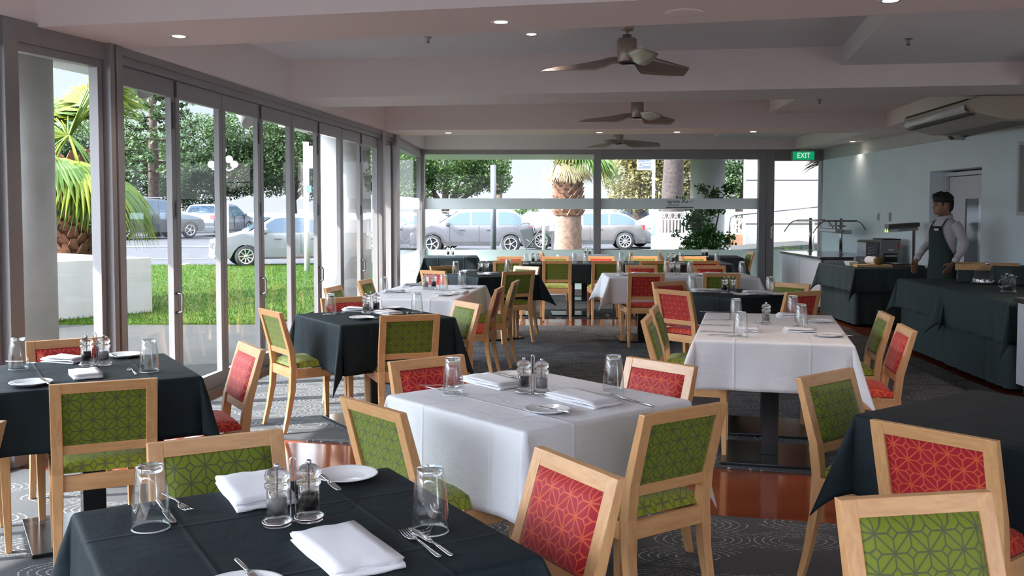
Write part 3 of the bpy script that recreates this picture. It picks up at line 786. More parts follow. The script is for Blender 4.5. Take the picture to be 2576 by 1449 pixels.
def pedestal(t, x, y, h=.72, b_=.57):
    b = MB(); b.box(x-.05,x+.05,y-.05,y+.05,.018,h); b.build('column', M['black_metal'], t, bevel=.003)
    b = MB(); b.box(x-b_/2,x+b_/2,y-b_/2,y+b_/2,.001,.018); b.build('base_plate', M['black_metal'], t, bevel=.003)
def table(desc, colr, cx, cy_, yaw, w=.80, d=.80, n=1, drop=.25, seed=0, tl=None, cl=None, kd=.62, peds=None, along='y', z=.745):
    t = thing('dining_table', tl, 'table', (cx,cy_,0), yaw, 'pedestal dining tables')
    b = MB(); b.box(-w/2,w/2,-d/2,d/2,z-.028,z); b.build('tabletop', M['board'], t, bevel=.004)
    for k in range(n):
        o = (k-(n-1)/2)*((d if along == 'y' else w)/n)
        pedestal(t, 0 if along == 'y' else o, o if along == 'y' else 0, z-.03)
    b = MB(); cloth(b, w/2+.002, d/2+.002, drop, z+.006, seed, kd)
    o = b.build('tablecloth', M[colr], None, loc=(cx,cy_,0), rz=yaw)
    m = o.modifiers.new('thick','SOLIDIFY'); m.thickness = .002; m.offset = 1
    tag(o, cl, 'tablecloth', 'white tablecloths' if 'white' in colr else 'black tablecloths')
    return t
def from_corner(c, ang, w, d):      # corner point, direction of the w side; the d side is +90 degrees
    a = math.radians(ang); ux_, uy_ = math.cos(a), math.sin(a)
    return (c[0]+ux_*w/2-uy_*d/2, c[1]+uy_*w/2+ux_*d/2, a)
Z = .752
def c3(u, v): p = at_z(u, v, Z); return (p.x, p.y)
def quadc(pts):      # centre, yaw and sizes from top corners FL, FR, BR, BL in the photo
    q = [Vector((*c3(*p),0)) for p in pts]; c = sum(q, Vector((0,0,0)))/4
    d = (q[1]-q[0])+(q[2]-q[3]); yaw = math.atan2(d.y, d.x)
    w_ = ((q[1]-q[0]).length+(q[2]-q[3]).length)/2; dd = ((q[2]-q[1]).length+(q[3]-q[0]).length)/2
    return c, yaw, w_, dd
# nearest table
p1, p2 = c3(200,1290), c3(970,1178); a = math.degrees(math.atan2(p2[1]-p1[1], p2[0]-p1[0]))
ar = math.radians(a); mid = ((p1[0]+p2[0])/2+math.sin(ar)*.41, (p1[1]+p2[1])/2-math.cos(ar)*.41)
T0 = (mid[0], mid[1], ar); table('near','cloth_black',*T0,w=.82,d=.82,seed=1,drop=.30,tl='pedestal table under the black cloth nearest to us',cl='black cloth with crossing fold lines on the nearest table')
q = c3(500,946); a = math.radians(31); T1 = (q[0]-math.cos(a)*.40-math.sin(a)*.40, q[1]-math.sin(a)*.40+math.cos(a)*.40, a)
table('lw','cloth_black',*T1,seed=2,drop=.27,kd=.5,tl='pedestal table with shiny base by the left window',cl='black cloth on the table by the left window, hanging to the red chair seat')
c, yw_, w_, d_ = quadc([(1312,1078),(1730,1003),(1385,938),(963,1003)]); T3 = (c.x, c.y, yw_)
table('mid','cloth_white',*T3,w=.84,d=.84,seed=3,drop=.325,kd=.36,tl='pedestal table under the central white cloth',cl='white cloth of the central table with a long pointed near corner')
c, yw_, w_, d_ = quadc([(832,819),(1130,797),(1035,774),(756,790)]); T2 = (c.x, c.y, yw_)
table('t2','cloth_black',*T2,w=.84,d=.80,seed=4,drop=.34,kd=.45,tl='pedestal table in front of the folding doors under a black cloth',cl='black cloth with a long hanging corner in front of the folding doors')
c, yw_, w_, d_ = quadc([(921,755),(1132,752.5),(1226,716.5),(1000,716)]); T4 = (c.x, c.y, yw_)
table('t4','cloth_white',c.x,c.y,math.radians(-8),w=.82,d=1.58,n=2,seed=5,drop=.27,tl='long double table beside the folding doors',cl='long white cloth on the double table beside the folding doors')
p = c3(1205,698); T5 = from_corner(p, 33, .80, .80)
table('t5','cloth_black',*T5,seed=6,drop=.30,kd=.75,tl='pedestal table under black cloth behind the long white table',cl='black cloth behind the long white table, pointed corner at its right')
c, yw_, w_, d_ = quadc([(1511,698),(1903,698),(1878,687),(1528,685)]); T6 = (c.x, c.y, 0)
table('t6','cloth_white',c.x,c.y-.02,0,w=1.66,d=.82,n=2,along='x',seed=7,drop=.30,kd=.7,tl='wide double table in front of the far row',cl='wide white cloth with a drooping left corner before the far row')
p = c3(1844,751); T7 = from_corner(p, 34, .82, .82)
table('t7','cloth_black',*T7,seed=8,drop=.27,tl='pedestal table under black cloth beyond the right white table',cl='black cloth beyond the right white table')
c, yw_, w_, d_ = quadc([(1756,857),(2146,868),(2086,790),(1772,787)]); T8 = (c.x, c.y, math.radians(-14))
table('t8','cloth_white',*T8,w=.86,d=1.55,n=2,seed=9,drop=.29,tl='right double table with two black pedestals in view',cl='white cloth on the right double table, its two pedestals showing below')
p = c3(2455,981); a = math.radians(36); T9 = (p[0]-math.cos(a)*.41+math.sin(a)*.41, p[1]-math.sin(a)*.41-math.cos(a)*.41, a)
table('t9','cloth_black',*T9,w=.82,d=.82,seed=10,drop=.30,kd=.5,tl='pedestal table under black cloth at the right edge of the photo',cl='bare black cloth at the right edge of the photo')
table('ra','cloth_black',.42,13.95,0,w=1.75,d=.78,n=2,along='x',seed=11,drop=.28,tl='left double table of the far black row',cl='black cloth over the left half of the far row')
table('rb','cloth_black',2.24,13.95,0,w=1.72,d=.78,n=2,along='x',seed=12,drop=.28,tl='right double table of the far black row',cl='black cloth over the right half of the far row')
table('t11','cloth_black',-1.00,15.75,math.radians(4),w=.86,d=.80,seed=13,drop=.36,tl='pedestal table in the far left glass corner',cl='black cloth lit by the sun in the far left glass corner')
table('t12','cloth_white',1.22,16.2,0,w=.86,d=.80,seed=14,drop=.27,tl='small table before the far window post',cl='white cloth on the small table before the far window post')
table('t13','cloth_black',3.22,15.75,math.radians(-6),w=.98,d=.80,seed=15,drop=.34,tl='pedestal table before the far right window',cl='black cloth before the far right window')
# ------------------------------------------------------------------ things on the tables
ZI = .7545
P0 = {}
def mk_tumbler():
    t = thing('tumbler','x','glass'); b = MB()
    b.lathe([(.0422,0),(.0440,.0015),(.0436,.02),(.0420,.06),(.0385,.10),(.0345,.132),(.0318,.146),(.0300,.149),(.004,.149)], 28)
    b.lathe([(.004,.133),(.0270,.133),(.0300,.128),(.0358,.100),(.0398,.06),(.0414,.02),(.0422,0)], 28)
    b.build('glass_wall', M['glass'], t)
    b = MB(); b.lathe([(.001,.1345),(.0268,.1345),(.0312,.1465),(.0295,.1485),(.001,.1485)], 24); b.build('thick_base', M['acrylic'], t)
    b = MB(); b.lathe([(.0415,0),(.0440,0),(.0446,.0015),(.0440,.003),(.0415,.003)], 28, False); b.build('rim', M['rim'], t); return t
M['rim'] = simple('bright_rim', (.75,.77,.78), .1, 0, Alpha=.75)
def mk_mill(kind):
    t = thing(kind+'_mill','x','mill'); b = MB()
    b.lathe([(.001,0),(.033,0),(.034,.004),(.034,.012),(.030,.016),(.0255,.020),(.0250,.024),(.0250,.086),(.0290,.089),(.0300,.094),(.0290,.099),(.0235,.101),(.0235,.104),(.0290,.112),(.0300,.118),(.0265,.127),(.0160,.134),(.001,.136)], 28)
    b.lathe([(.001,.086),(.0215,.085),(.0215,.026),(.001,.026)], 20)
    b.build('body', M['acrylic'], t)
    b = MB(); top = .068 if kind == 'salt' else .072
    b.lathe([(.001,.028),(.0212,.028),(.0212,top),(.001,top+.004)], 20); b.build('filling', M[kind], t)
    b = MB(); b.lathe([(.0016,.05),(.0016,.134),(.006,.136),(.0075,.141),(.006,.146),(.001,.148)], 12, True); b.build('spindle', M['chrome'], t)
    return t
def mk_stand():
    t = thing('cruet_stand','x','holder'); b = MB(); b.box(-.012,.012,-.006,.006,0,.003)
    pts = [(-.006,0,.003),(-.006,0,.15)]+[(-.006*math.cos(PI*k/6),0,.15+.008*math.sin(PI*k/6)) for k in range(1,6)]+[(.006,0,.15),(.006,0,.003)]
    b.tube(pts, .0022, 8); b.build('loop_handle', M['chrome'], t)
    for s in (-1,1):
        b = MB(); b.lathe([(.0352,.006),(.0362,.006),(.0362,.010),(.0352,.010),(.0352,.006)], 24, False, Matrix.Translation((s*.0385,0,0))); b.build('ring', M['chrome'], t)
    return t
def mk_plate():
    t = thing('side_plate','x','plate'); b = MB()
    b.lathe([(.001,.0),(.050,.0),(.054,.003),(.084,.012),(.0875,.0145),(.0865,.0155),(.082,.0145),(.056,.006),(.052,.0045),(.001,.0045)], 40); b.build('dish', M['china'], t); return t
def flat(b, P, wd, th, n=10):
    b.tube(P, [(w_/2, th/2) for w_ in wd], n)
def mk_knife(L=.215, name='knife'):
    b = MB(); k = L/.215
    flat(b, [(0,0,.003),(.01*k,0,.003),(.06*k,0,.004),(.095*k,0,.004)], [.008,.013,.011,.008], .005)
    flat(b, [(.095*k,0,.003),(.12*k,0,.003),(.18*k,.001,.003),(.208*k,.002,.003),(.215*k,.003,.003)], [.010,.018,.019,.014,.002], .0016)
    return b.build(name, M['chrome'])
def mk_fork():
    b = MB()
    flat(b, [(0,0,.003),(.008,0,.003),(.05,0,.004),(.10,0,.007),(.125,0,.006)], [.010,.014,.010,.006,.007], .0035)
    flat(b, [(.122,0,.006),(.135,0,.003),(.148,0,.002),(.155,0,.002)], [.007,.019,.024,.024], .0025)
    for k in range(4): flat(b, [(.153,(k-1.5)*.0068,.002),(.175,(k-1.5)*.0064,.002),(.197,(k-1.5)*.006,.006)], [.0036,.003,.0015], .002, 6)
    return b.build('fork', M['chrome'])
def mk_napkin(L, W_, name='napkin', layers=4, h=.006):
    b = MB(); P = []
    x0, x1 = -L/2, L/2
    for k in range(layers):
        z = k*h+.002; a, c = (x0, x1) if k % 2 == 0 else (x1, x0); ins = .004*k
        s = 1 if c > a else -1
        for q in range(6): P.append((a+(c-a)*q/5 - (s*ins if q == 5 else 0), z+.0015*math.sin(q*1.3+k)))
        if k < layers-1:
            for q in (1,2,3): P.append((c+s*(h*.5*math.sin(PI*q/4))-s*ins, z+h*(1-math.cos(PI*q/4))/2))
    R = []
    for j in range(7):
        y = -W_/2+W_*j/6; R.append([(x+.003*math.sin(j*2.1+z*300), y+.002*math.sin(x*30), z+.0012*math.sin(j*1.7+x*25)) for x,z in P])
    b.rings(R, False, True, closed=False)
    o = b.build(name, M['napkin']); m = o.modifiers.new('t','SOLIDIFY'); m.thickness = .003; return o
P0 = dict(tumbler=mk_tumbler(), salt=mk_mill('salt'), pepper=mk_mill('pepper'), stand=mk_stand(), plate=mk_plate(), knife=mk_knife(), fork=mk_fork(),
          bknife=mk_knife(.175,'butter_knife'), napkin=mk_napkin(.29,.15), napkin_s=mk_napkin(.20,.12))
CAT = dict(tumbler='glass', salt='mill', pepper='mill', stand='holder', plate='plate', knife='knife', fork='fork', bknife='knife', napkin='napkin', napkin_s='napkin')
GRP = dict(tumbler='upturned tumblers on the tables', salt='salt mills on the tables', pepper='pepper mills on the tables', stand='chrome cruet stands', plate='side plates on the tables',
           knife='table knives', fork='table forks', bknife='butter knives on the side plates', napkin='folded white napkins', napkin_s='folded white napkins')
usedi = set()
def put(kind, x, y, z, rz, label):
    src = P0[kind]; o = src if kind not in usedi else copy_tree(src); usedi.add(kind)
    o.location = (x, y, z); o.rotation_euler = (0,0,rz); tag(o, label, CAT[kind], GRP[kind]); return o
def item(kind, u, v, label, deg=0, z=ZI):
    p = at_z(u, v, z); return put(kind, p.x, p.y, z, math.radians(deg), label)
def long_item(kind, head, tail, label, z=ZI, L=None):
    a, c = at_z(*head, z), at_z(*tail, z); L = L or dict(knife=.215, fork=.197, bknife=.175)[kind]
    d = (a-c).normalized(); rz = math.atan2(d.y, d.x); s = a-d*L
    return put(kind, s.x, s.y, z, rz, label)
nA,nB,nC,nD,nE,nF,nG,nH,nI,nJ = ('nearest black table','left window table','middle black table','central white table','long white table','black table behind the long white one','wide white table','black table beyond the right white one','right white table','far black row')
for u,v,l in ((380,1328,'left tumbler upside down on the '+nA),(1082,1336,'right tumbler upside down on the '+nA+', beside the fork'),
  (47,928,'left tumbler upside down on the '+nB),(376,934,'right tumbler upside down on the '+nB),
  (1140,992,'left tumbler upside down on the '+nD),(1543,984,'right tumbler upside down on the '+nD),
  (831,790,'left tumbler upside down on the '+nC),(1049,786,'right tumbler upside down on the '+nC),
  (965,737,'tumbler upside down at the near left of the '+nE),(1039,717,'tumbler upside down at the far left of the '+nE),(1116,731,'tumbler upside down in the middle of the '+nE),(1162,718,'tumbler upside down at the far right of the '+nE),
  (1146,689,'left tumbler on the '+nF),(1278,683,'right tumbler on the '+nF),
  (1559,687,'first tumbler from the left on the '+nG),(1677,689,'second tumbler from the left on the '+nG),(1736,689,'third tumbler from the left on the '+nG),(1866,690,'last tumbler on the right of the '+nG),
  (1740,733,'left tumbler on the '+nH),(1937,736,'right tumbler on the '+nH),
  (1851,806,'far left tumbler on the '+nI),(1863,848,'near left tumbler on the '+nI),(1994,797,'far right tumbler on the '+nI+', before the red chair'),(2015,823,'near right tumbler on the '+nI),
  (1322,664,'tumbler on the '+nJ+' left of the middle chairs'),(1444,662,'tumbler on the '+nJ+' right of the middle green chair'),(1473,662,'tumbler on the '+nJ+' left of the window post'),
  (1562,660,'tumbler on the '+nJ+' right of the window post'),(1586,660,'tumbler on the '+nJ+' before the small green chair'),(1714,660,'tumbler on the '+nJ+' right of the cruet set'),(1804,660,'rightmost tumbler on the '+nJ)):
    item('tumbler', u, v, l)
def cruet(u, v, name, order='sp', deg=0, z=ZI, only=None):
    p = at_z(u, v, z); r = math.radians(deg); dx, dy = math.cos(r)*.0385, math.sin(r)*.0385
    if only: put(only, p.x, p.y, z, 0, 'lone salt mill in the middle of the '+name); return
    put('stand', p.x, p.y, z, r, 'chrome loop stand between the mills of the '+name)
    for s, k in ((-1, order[0]), (1, order[1])):
        kk = 'salt' if k == 's' else 'pepper'; put(kk, p.x+s*dx, p.y+s*dy, z, 0, '%s mill of the cruet set on the %s' % (kk, name))
cruet(738,1313,nA,'sp',28); cruet(240,919,nB,'ps',20); cruet(1340,990,nD,'ps',-20); cruet(934,787,nC,'sp',25); cruet(1081,728,nE,'sp',10); cruet(1216,688,nF,'ps',10)
cruet(1697,691,nG,'ps',0); cruet(1833,737,nH,'ps',-10); cruet(1927,816,nI,only='salt'); cruet(1348,662,nJ+' left half','ps',0); cruet(1687,661,nJ+' right half','sp',0)
cruet(1133,644,'sunlit corner table','ps',0); cruet(1478,643,'small far white table','ps',0); cruet(1773,646,'black table before the far right window','sp',30)
for u,v,l,kn in ((872,1203,'plate at the back of the '+nA,((853,1236),(797,1186))),(608,1494,'plate cut by the bottom edge on the '+nA,((660,1478),(600,1416))),
  (78,968,'plate at the left of the '+nB,((105,953),(122,966))),(314,897,'plate at the back of the '+nB,((296,900),(275,890))),
  (910,802,'plate at the near edge of the '+nC,((895,799),(938,801))),(984,777,'plate at the back of the '+nC,((972,777),(950,771))),
  (1377,1036,'plate at the near side of the '+nD,((1346,1022),(1438,1040))),(1290,948,'plate at the back of the '+nD+', beside the mills',((1258,940),(1305,952))),
  (1117,743,'plate at the near right of the '+nE,((1100,741),(1140,742))),(1170,725,'plate at the far right of the '+nE,((1155,723),(1195,724))),
  (1219,692,'plate on the '+nF,((1205,691),(1240,692))),(1568,692,'left plate on the '+nG,((1555,690),(1583,691))),(1753,693,'middle plate on the '+nG,((1740,691),(1770,692))),
  (1869,743,'left plate on the '+nH,((1850,741),(1890,742))),(1957,742,'right plate on the '+nH,((1940,741),(1975,741))),
  (2062,810,'far plate on the '+nI,((2035,806),(2098,811))),(2084,846,'near plate on the '+nI,((2066,842),(2130,845)))):
    item('plate', u, v, 'white side '+l)
    long_item('bknife', kn[0], kn[1], 'butter knife on the '+l, ZI+.015)
for kind,u,v,deg,l in (('napkin',640,1240,-62,'folded napkin at the back of the '+nA+', left of the mills'),('napkin',868,1392,-58,'folded napkin at the near side of the '+nA),
  ('napkin_s',165,908,-20,'napkin at the back of the '+nB),('napkin_s',215,945,-59,'napkin at the near side of the '+nB),
  ('napkin',1240,964,-52,'napkin at the back of the '+nD),('napkin',1465,1008,-52,'napkin at the near side of the '+nD),
  ('napkin_s',898,781,-10,'napkin at the back of the '+nC),('napkin_s',975,789,-50,'napkin behind the green chair on the '+nC),
  ('napkin_s',1035,718,10,'far left napkin on the '+nE),('napkin_s',990,736,10,'near left napkin on the '+nE),('napkin_s',1157,739,80,'near right napkin on the '+nE),
  ('napkin_s',1183,684,30,'far napkin on the '+nF),('napkin_s',1240,690,30,'near napkin on the '+nF),
  ('napkin_s',1610,690,0,'left napkin on the '+nG),('napkin_s',1796,690,0,'right napkin on the '+nG),
  ('napkin',1778,733,0,'left napkin on the '+nH),('napkin',1909,738,-10,'right napkin on the '+nH),
  ('napkin_s',1990,797,-14,'far napkin on the '+nI),('napkin_s',2012,835,-14,'near right napkin on the '+nI),('napkin_s',1884,833,76,'left napkin on the '+nI+', half behind the tumbler')):
    item(kind, u, v, 'white '+l, deg)
for kind,h,t_,l in (('fork',(1013,1338),(1145,1432),'fork crossing a knife on the '+nA+', right side'),('knife',(1032,1330),(1168,1422),'knife lying with the fork at the right of the '+nA),
  ('fork',(478,1288),(425,1252),'fork behind the left tumbler on the '+nA),('knife',(437,1318),(398,1264),'knife behind the left tumbler on the '+nA),
  ('fork',(324,928),(352,950),'fork beside the right tumbler on the '+nB),('fork',(98,914),(60,912),'fork behind the left tumbler on the '+nB),
  ('fork',(1168,975),(1100,972),'fork under the left tumbler on the '+nD),('knife',(1152,992),(1078,976),'knife under the left tumbler on the '+nD),
  ('fork',(1516,986),(1615,1017),'fork at the right of the '+nD),('knife',(1560,1000),(1627,1019),'knife at the right of the '+nD),
  ('fork',(868,787),(838,790),'fork beside the left tumbler on the '+nC),('fork',(1025,785),(1024,800),'fork behind the green chair on the '+nC),
  ('knife',(1836,786),(1779,785),'farthest knife at the left of the '+nI),('fork',(1840,805),(1772,806),'second row fork at the left of the '+nI),
  ('knife',(1840,819),(1769,818),'third row knife at the left of the '+nI),('fork',(1863,846),(1763,842),'nearest fork at the left of the '+nI),('knife',(1850,837),(1785,835),'nearest knife at the left of the '+nI),
  ('knife',(1010,712),(1045,713),'knife at the far left of the '+nE),('fork',(1037,720),(1003,725),'fork at the middle left of the '+nE)):
    long_item(kind, h, t_, l)

# ------------------------------------------------------------------ ceiling fittings
def zceil(x, y):
    return None
def fan(u, v, Y, rot, label, rod):
    p = at_y(u, v, Y); t = thing('ceiling_fan', label, 'fan', (p.x, Y, p.z), rot, 'ceiling fans')
    b = MB(); b.lathe([(.001,-.055),(.070,-.055),(.078,-.045),(.078,.125),(.070,.135),(.035,.138),(.035,.165),(.014,.168)], 32); b.build('motor_housing', M['fan'], t)
    b = MB(); b.lathe([(.001,-.072),(.060,-.072),(.066,-.062),(.060,-.056)], 28); b.build('hub_cap', M['black_metal'], t)
    b = MB(); b.lathe([(.013,.165),(.013,rod-.045),(.05,rod-.04),(.055,rod)], 16); b.build('down_rod', M['fan'], t)
    for k in range(3):
        a = 2*PI*k/3; R = []
        for i,(r,hw,pit,dz) in enumerate(((.05,.035,-1.0,-.03),(.11,.04,-.95,-.03),(.17,.07,-.75,-.045),(.24,.100,-.58,-.06),(.38,.100,-.46,-.066),(.52,.090,-.40,-.07),(.64,.078,-.36,-.072),(.69,.060,-.34,-.074))):
            c, s = math.cos(pit), math.sin(pit)
            R.append([(r+(.03 if i==7 else 0)*q, q*hw*c, dz+q*hw*s+w2) for q,w2 in ((-1,0),(-.5,.004),(0,.006),(.5,.004),(1,0),(.5,-.001),(0,.0),(-.5,-.001))])
        b = MB(); b.rings(R, True, True, M=Matrix.Rotation(a,4,'Z')); b.build('blade', M['fan'], t)
M['fan'] = simple('satin_bronze', (.36,.30,.26), .35, .65)
fan(1577,140,7.75,math.radians(37),'nearest ceiling fan on a long rod, brown metal blades',ZC-at_y(1577,140,7.75).z)
fan(1603,284,11.8,math.radians(42),'second ceiling fan, hanging in the middle coffer',ZC-at_y(1603,284,11.8).z)
fan(1556,352,15.6,math.radians(8),'farthest and smallest ceiling fan, before the window wall',ZC-at_y(1556,352,15.6).z)
# recessed downlights: every fitting holds its own spot lamp
DL = 40
def downlight(x, y, z, label, en=None):
    t = thing('downlight', label, 'light', (x, y, z), 0, 'recessed downlights')
    b = MB(); b.lathe([(.040,-.001),(.058,-.004),(.060,-.001),(.060,.0)], 28); b.build('bezel', M['plastic_white'], t)
    b = MB(); b.lathe([(.001,-.0015),(.040,-.0015)], 24); b.build('lens', M['lamp'], t)
    ld = bpy.data.lights.new('downlight_lamp','SPOT'); ld.energy = en or (30 if y < 9 else 85 if x < 4.5 else 4); ld.color = (1,.83,.70); ld.spot_size = 2.2; ld.spot_blend = 1.0; ld.shadow_soft_size = .06
    lo = bpy.data.objects.new('downlight_lamp', ld); COL.objects.link(lo); lo.parent = t; lo.location = (0,0,-.02)
DL = 40
vis = [(450,91,'near the folding doors on the nearest beam'),(1260,55,'centre of the nearest beam'),(2240,1,'top edge of the photo above the near coffer'),
 (1128,334,'left end of the far beam'),(1508,333,'middle of the far beam'),(1703,332,'far beam right of the fans'),(1895,331,'far beam near the bright step'),(2145,356,'right soffit before the blue wall')]
for u,v,l in vis:
    p = at_z(u, v, ZB); downlight(p.x, p.y, ZB-.001, 'recessed downlight, '+l)
p = at_z(1337,86,ZC); downlight(p.x, p.y, ZC-.001, 'recessed downlight in the near coffer, right of the beam lamp')
for k,(x,y) in enumerate(((4.85,7.2),(4.9,5.2),(4.8,3.2))):  # unseen lamps, added to brighten the right wall
    downlight(x, y, ZB-.001, 'added unseen downlight in the right soffit, %s' % ('above the near stone topped cabinet','beyond the right border of the photo','farthest out of view on the right')[k], en=55)
def disc(name, u, v, z, r, label, cat, mat='plastic_white', h=.015, y=None):
    p = at_z(u, v, z); b = MB(); b.lathe([(.001,-h),(r*.7,-h),(r*.94,-h*.8),(r,-h*.3),(r,0)], 36); o = b.build(name, M[mat], loc=(p.x,p.y,z)); tag(o, label, cat); return o
disc('ceiling_speaker',1720,31,ZB,.105,'round flush speaker in the nearest beam','speaker','beam',.008)
disc('access_disc',2535,255,ZB,.09,'pale round disc on the soffit above the air conditioner','disc','plastic_cream',.008)
def sprinkler(u, v, z, label):
    p = at_z(u, v, z); t = thing('sprinkler', label, 'sprinkler', (p.x,p.y,z), 0, 'fire sprinklers')
    b = MB(); b.lathe([(.001,-.006),(.03,-.006),(.035,-.001),(.035,0)], 20); b.build('rose', M['steel'], t)
    b = MB(); b.tube([(-.010,0,-.005),(-.013,0,-.025),(-.004,0,-.045)], .0022, 6); b.tube([(.010,0,-.005),(.013,0,-.025),(.004,0,-.045)], .0022, 6); b.tube([(0,0,-.005),(0,0,-.046)], .003, 6)
    b.lathe([(.001,-.050),(.016,-.050),(.016,-.046),(.001,-.046)], 16); b.build('deflector', M['gantry'], t)
sprinkler(1077,93,ZC,'sprinkler head in the near coffer, towards the folding doors')
sprinkler(2285,97,ZM,'sprinkler head in the low right coffer, nearest one')
sprinkler(2062,250,ZM,'small sprinkler head in the second low coffer')
t = thing('smoke_detector','white smoke detector on the coffer behind the nearest fan','detector'); p = at_z(1612,118,ZC); t.location = (p.x,p.y,ZC)
b = MB(); b.lathe([(.001,-.045),(.025,-.045),(.03,-.03),(.03,-.02),(.05,-.012),(.052,0)], 28); b.build('sensor_cap', M['plastic_white'], t)
# exit sign
t = thing('exit_sign','green lit box sign reading EXIT above the glass door','sign'); pL, pR = at_y(1991,392,17.15), at_y(2048,392,17.15); xm = (pL.x+pR.x)/2; t.location = (xm,17.15,ZB)
z1, z0 = at_y(2020,381,17.15).z-ZB, at_y(2020,403,17.15).z-ZB; hw = (pR.x-pL.x)/2
b = MB(); b.box(-hw,hw,-.035,.035,z0-.006,z1+.006); b.build('housing', M['plastic_cream'], t, bevel=.006)
b = MB(); b.box(-hw+.012,hw-.008,-.039,-.036,z0+.004,z1-.004); b.build('lit_panel', simple('sign_green', (.0,.20,.085), .4, Emission_Color=(0,.30,.12,1), Emission_Strength=.45), t)
tx = text('EXIT', .135, simple('sign_letters', (.8,.85,.8), .5, Emission_Color=(.8,.9,.8,1), Emission_Strength=.35), t, (.005,-.0405,(z0+z1)/2), name='lettering', bold=.001, sx_=.85)
b = MB(); b.box(-.06,.06,-.03,.03,z1+.005,0); b.build('mounting', M['plastic_cream'], t)

# ------------------------------------------------------------------ air conditioner
t = thing('air_conditioner','cream under-ceiling air conditioner above the blue grey wall','air conditioner',(4.78,9.2,ZB),math.radians(-5))
b = MB(); hwc, dd = .40, 2.0
prof = [(-.33,-.005),(.40,-.005),(.40,-.20),(.28,-.235),(-.10,-.235),(-.36,-.17),(-.42,-.10),(-.42,-.04)]
b.add([(x,0,z) for x,z in prof]+[(x,dd,z) for x,z in prof], [tuple(range(7,-1,-1)), tuple(range(8,16))]+[(i,(i+1)%8,8+(i+1)%8,8+i) for i in range(8)])
b.build('casing', M['plastic_cream'], t, bevel=.02, seg=3, smooth=False)
b = MB(); R = []
for q in range(7):
    a = math.radians(-20+q*22); R.append([(-.415-.03*math.cos(a),y,-.10-.055*math.sin(a)) for y in (.10,1.90)])
b.rings(R, False, True, closed=False); o = b.build('vane', M['plastic_white'], t); m = o.modifiers.new('t','SOLIDIFY'); m.thickness = .008
b = MB(); b.box(-.43,-.37,.09,1.91,-.035,-.028); b.box(-.40,-.33,.09,1.91,-.178,-.168); b.build('outlet_slot', M['black'], t)
b = MB(); b.box(-.05,.30,.20,1.85,-.242,-.234); b.build('intake_grille', simple('intake_grille', (.20,.19,.14), .6), t)
b = MB(); b.box(-.445,-.43,.02,.09,-.17,-.03); b.box(-.445,-.43,1.91,1.98,-.17,-.03); 
t2 = thing('pipe_elbow','short grey duct elbow below the far end of the air conditioner','duct'); p = at_y(2295,352,11.6); t2.location = (5.45,11.9,2.42)
b = MB(); b.tube([(-.10,.0,.16),(-.10,.0,.06),(-.05,0,0),(.14,0,0)], .055, 16); b.build('duct', M['steel'], t2)

# ------------------------------------------------------------------ right wall bits
for u,v,l,m_ in ((2210,546,'grey card reader on the blue wall','plastic_grey'),(2239,546,'cream light switch on the blue wall','plastic_cream')):
    p = at_x(u,v,5.545); b = MB(); b.box(-.012,0,-.035,.035,-.065,.065)
    t = thing('wall_switch' if 'switch' in l else 'card_reader', l, 'switch', (5.549,p.y,p.z)); b.build('cover_plate', M['plastic_white' if 'cream' not in l else m_], t, bevel=.003)
    b = MB(); b.box(-.020,-.012,-.014,.014,-.04,.04); b.build('rocker', M[m_], t, bevel=.002)
t = thing('notice_board','grey board in a white frame at the right border on the blue wall','board'); p = at_x(2567,447,5.545); t.location = (5.548,p.y-.6,p.z)
zt1, zt0 = at_x(2570,365,5.545).z-p.z, at_x(2570,533,5.545).z-p.z
b = MB(); b.box(-.012,-.001,-.6,.6,zt0,zt1); b.build('panel', simple('grey_board', (.25,.26,.28), .7), t)
b = MB()
for a in ((-.02,.0,-.60,.60,zt1,zt1+.04),(-.02,.0,-.60,.60,zt0-.04,zt0),(-.02,.0,-.64,-.60,zt0-.04,zt1+.04),(-.02,.0,.60,.64,zt0-.04,zt1+.04)): b.box(*a)
b.build('frame', M['white'], t)
# ------------------------------------------------------------------ buffet
def skirt(hw, hd, z0, z1, seed=0, wave=.010, per=.16, flare=.02):
    R = random.Random(seed); n = int(2*(2*hw+2*hd)/.02/2); P = []
    per_tot = 4*(hw+hd); 
    def pt(s):
        s %= per_tot
        for (a,c,L) in (((-hw,-hd),(1,0),2*hw),((hw,-hd),(0,1),2*hd),((hw,hd),(-1,0),2*hw),((-hw,hd),(0,-1),2*hd)):
            if s <= L: return a[0]+c[0]*s, a[1]+c[1]*s, c[1], -c[0]
            s -= L
        return -hw,-hd,0,-1
    ph = R.uniform(0,6); rows = []
    for k in range(8):
        f = k/7; z = z1+(z0-z1)*f; row = []
        for i in range(n):
            s = per_tot*i/n; x,y,nx_,ny_ = pt(s); a = wave*f*(math.sin(s/per*2*PI+ph)+.6*math.sin(s/per*3.3+2*ph))+flare*f
            row.append((x+nx_*a, y+ny_*a, z))
        rows.append(row)
    b = MB(); b.rings(rows, False, True); return b
M['cloth_buffet'] = crease_bump('dark_green_cloth', (.034,.052,.056), .75, .15, .36)
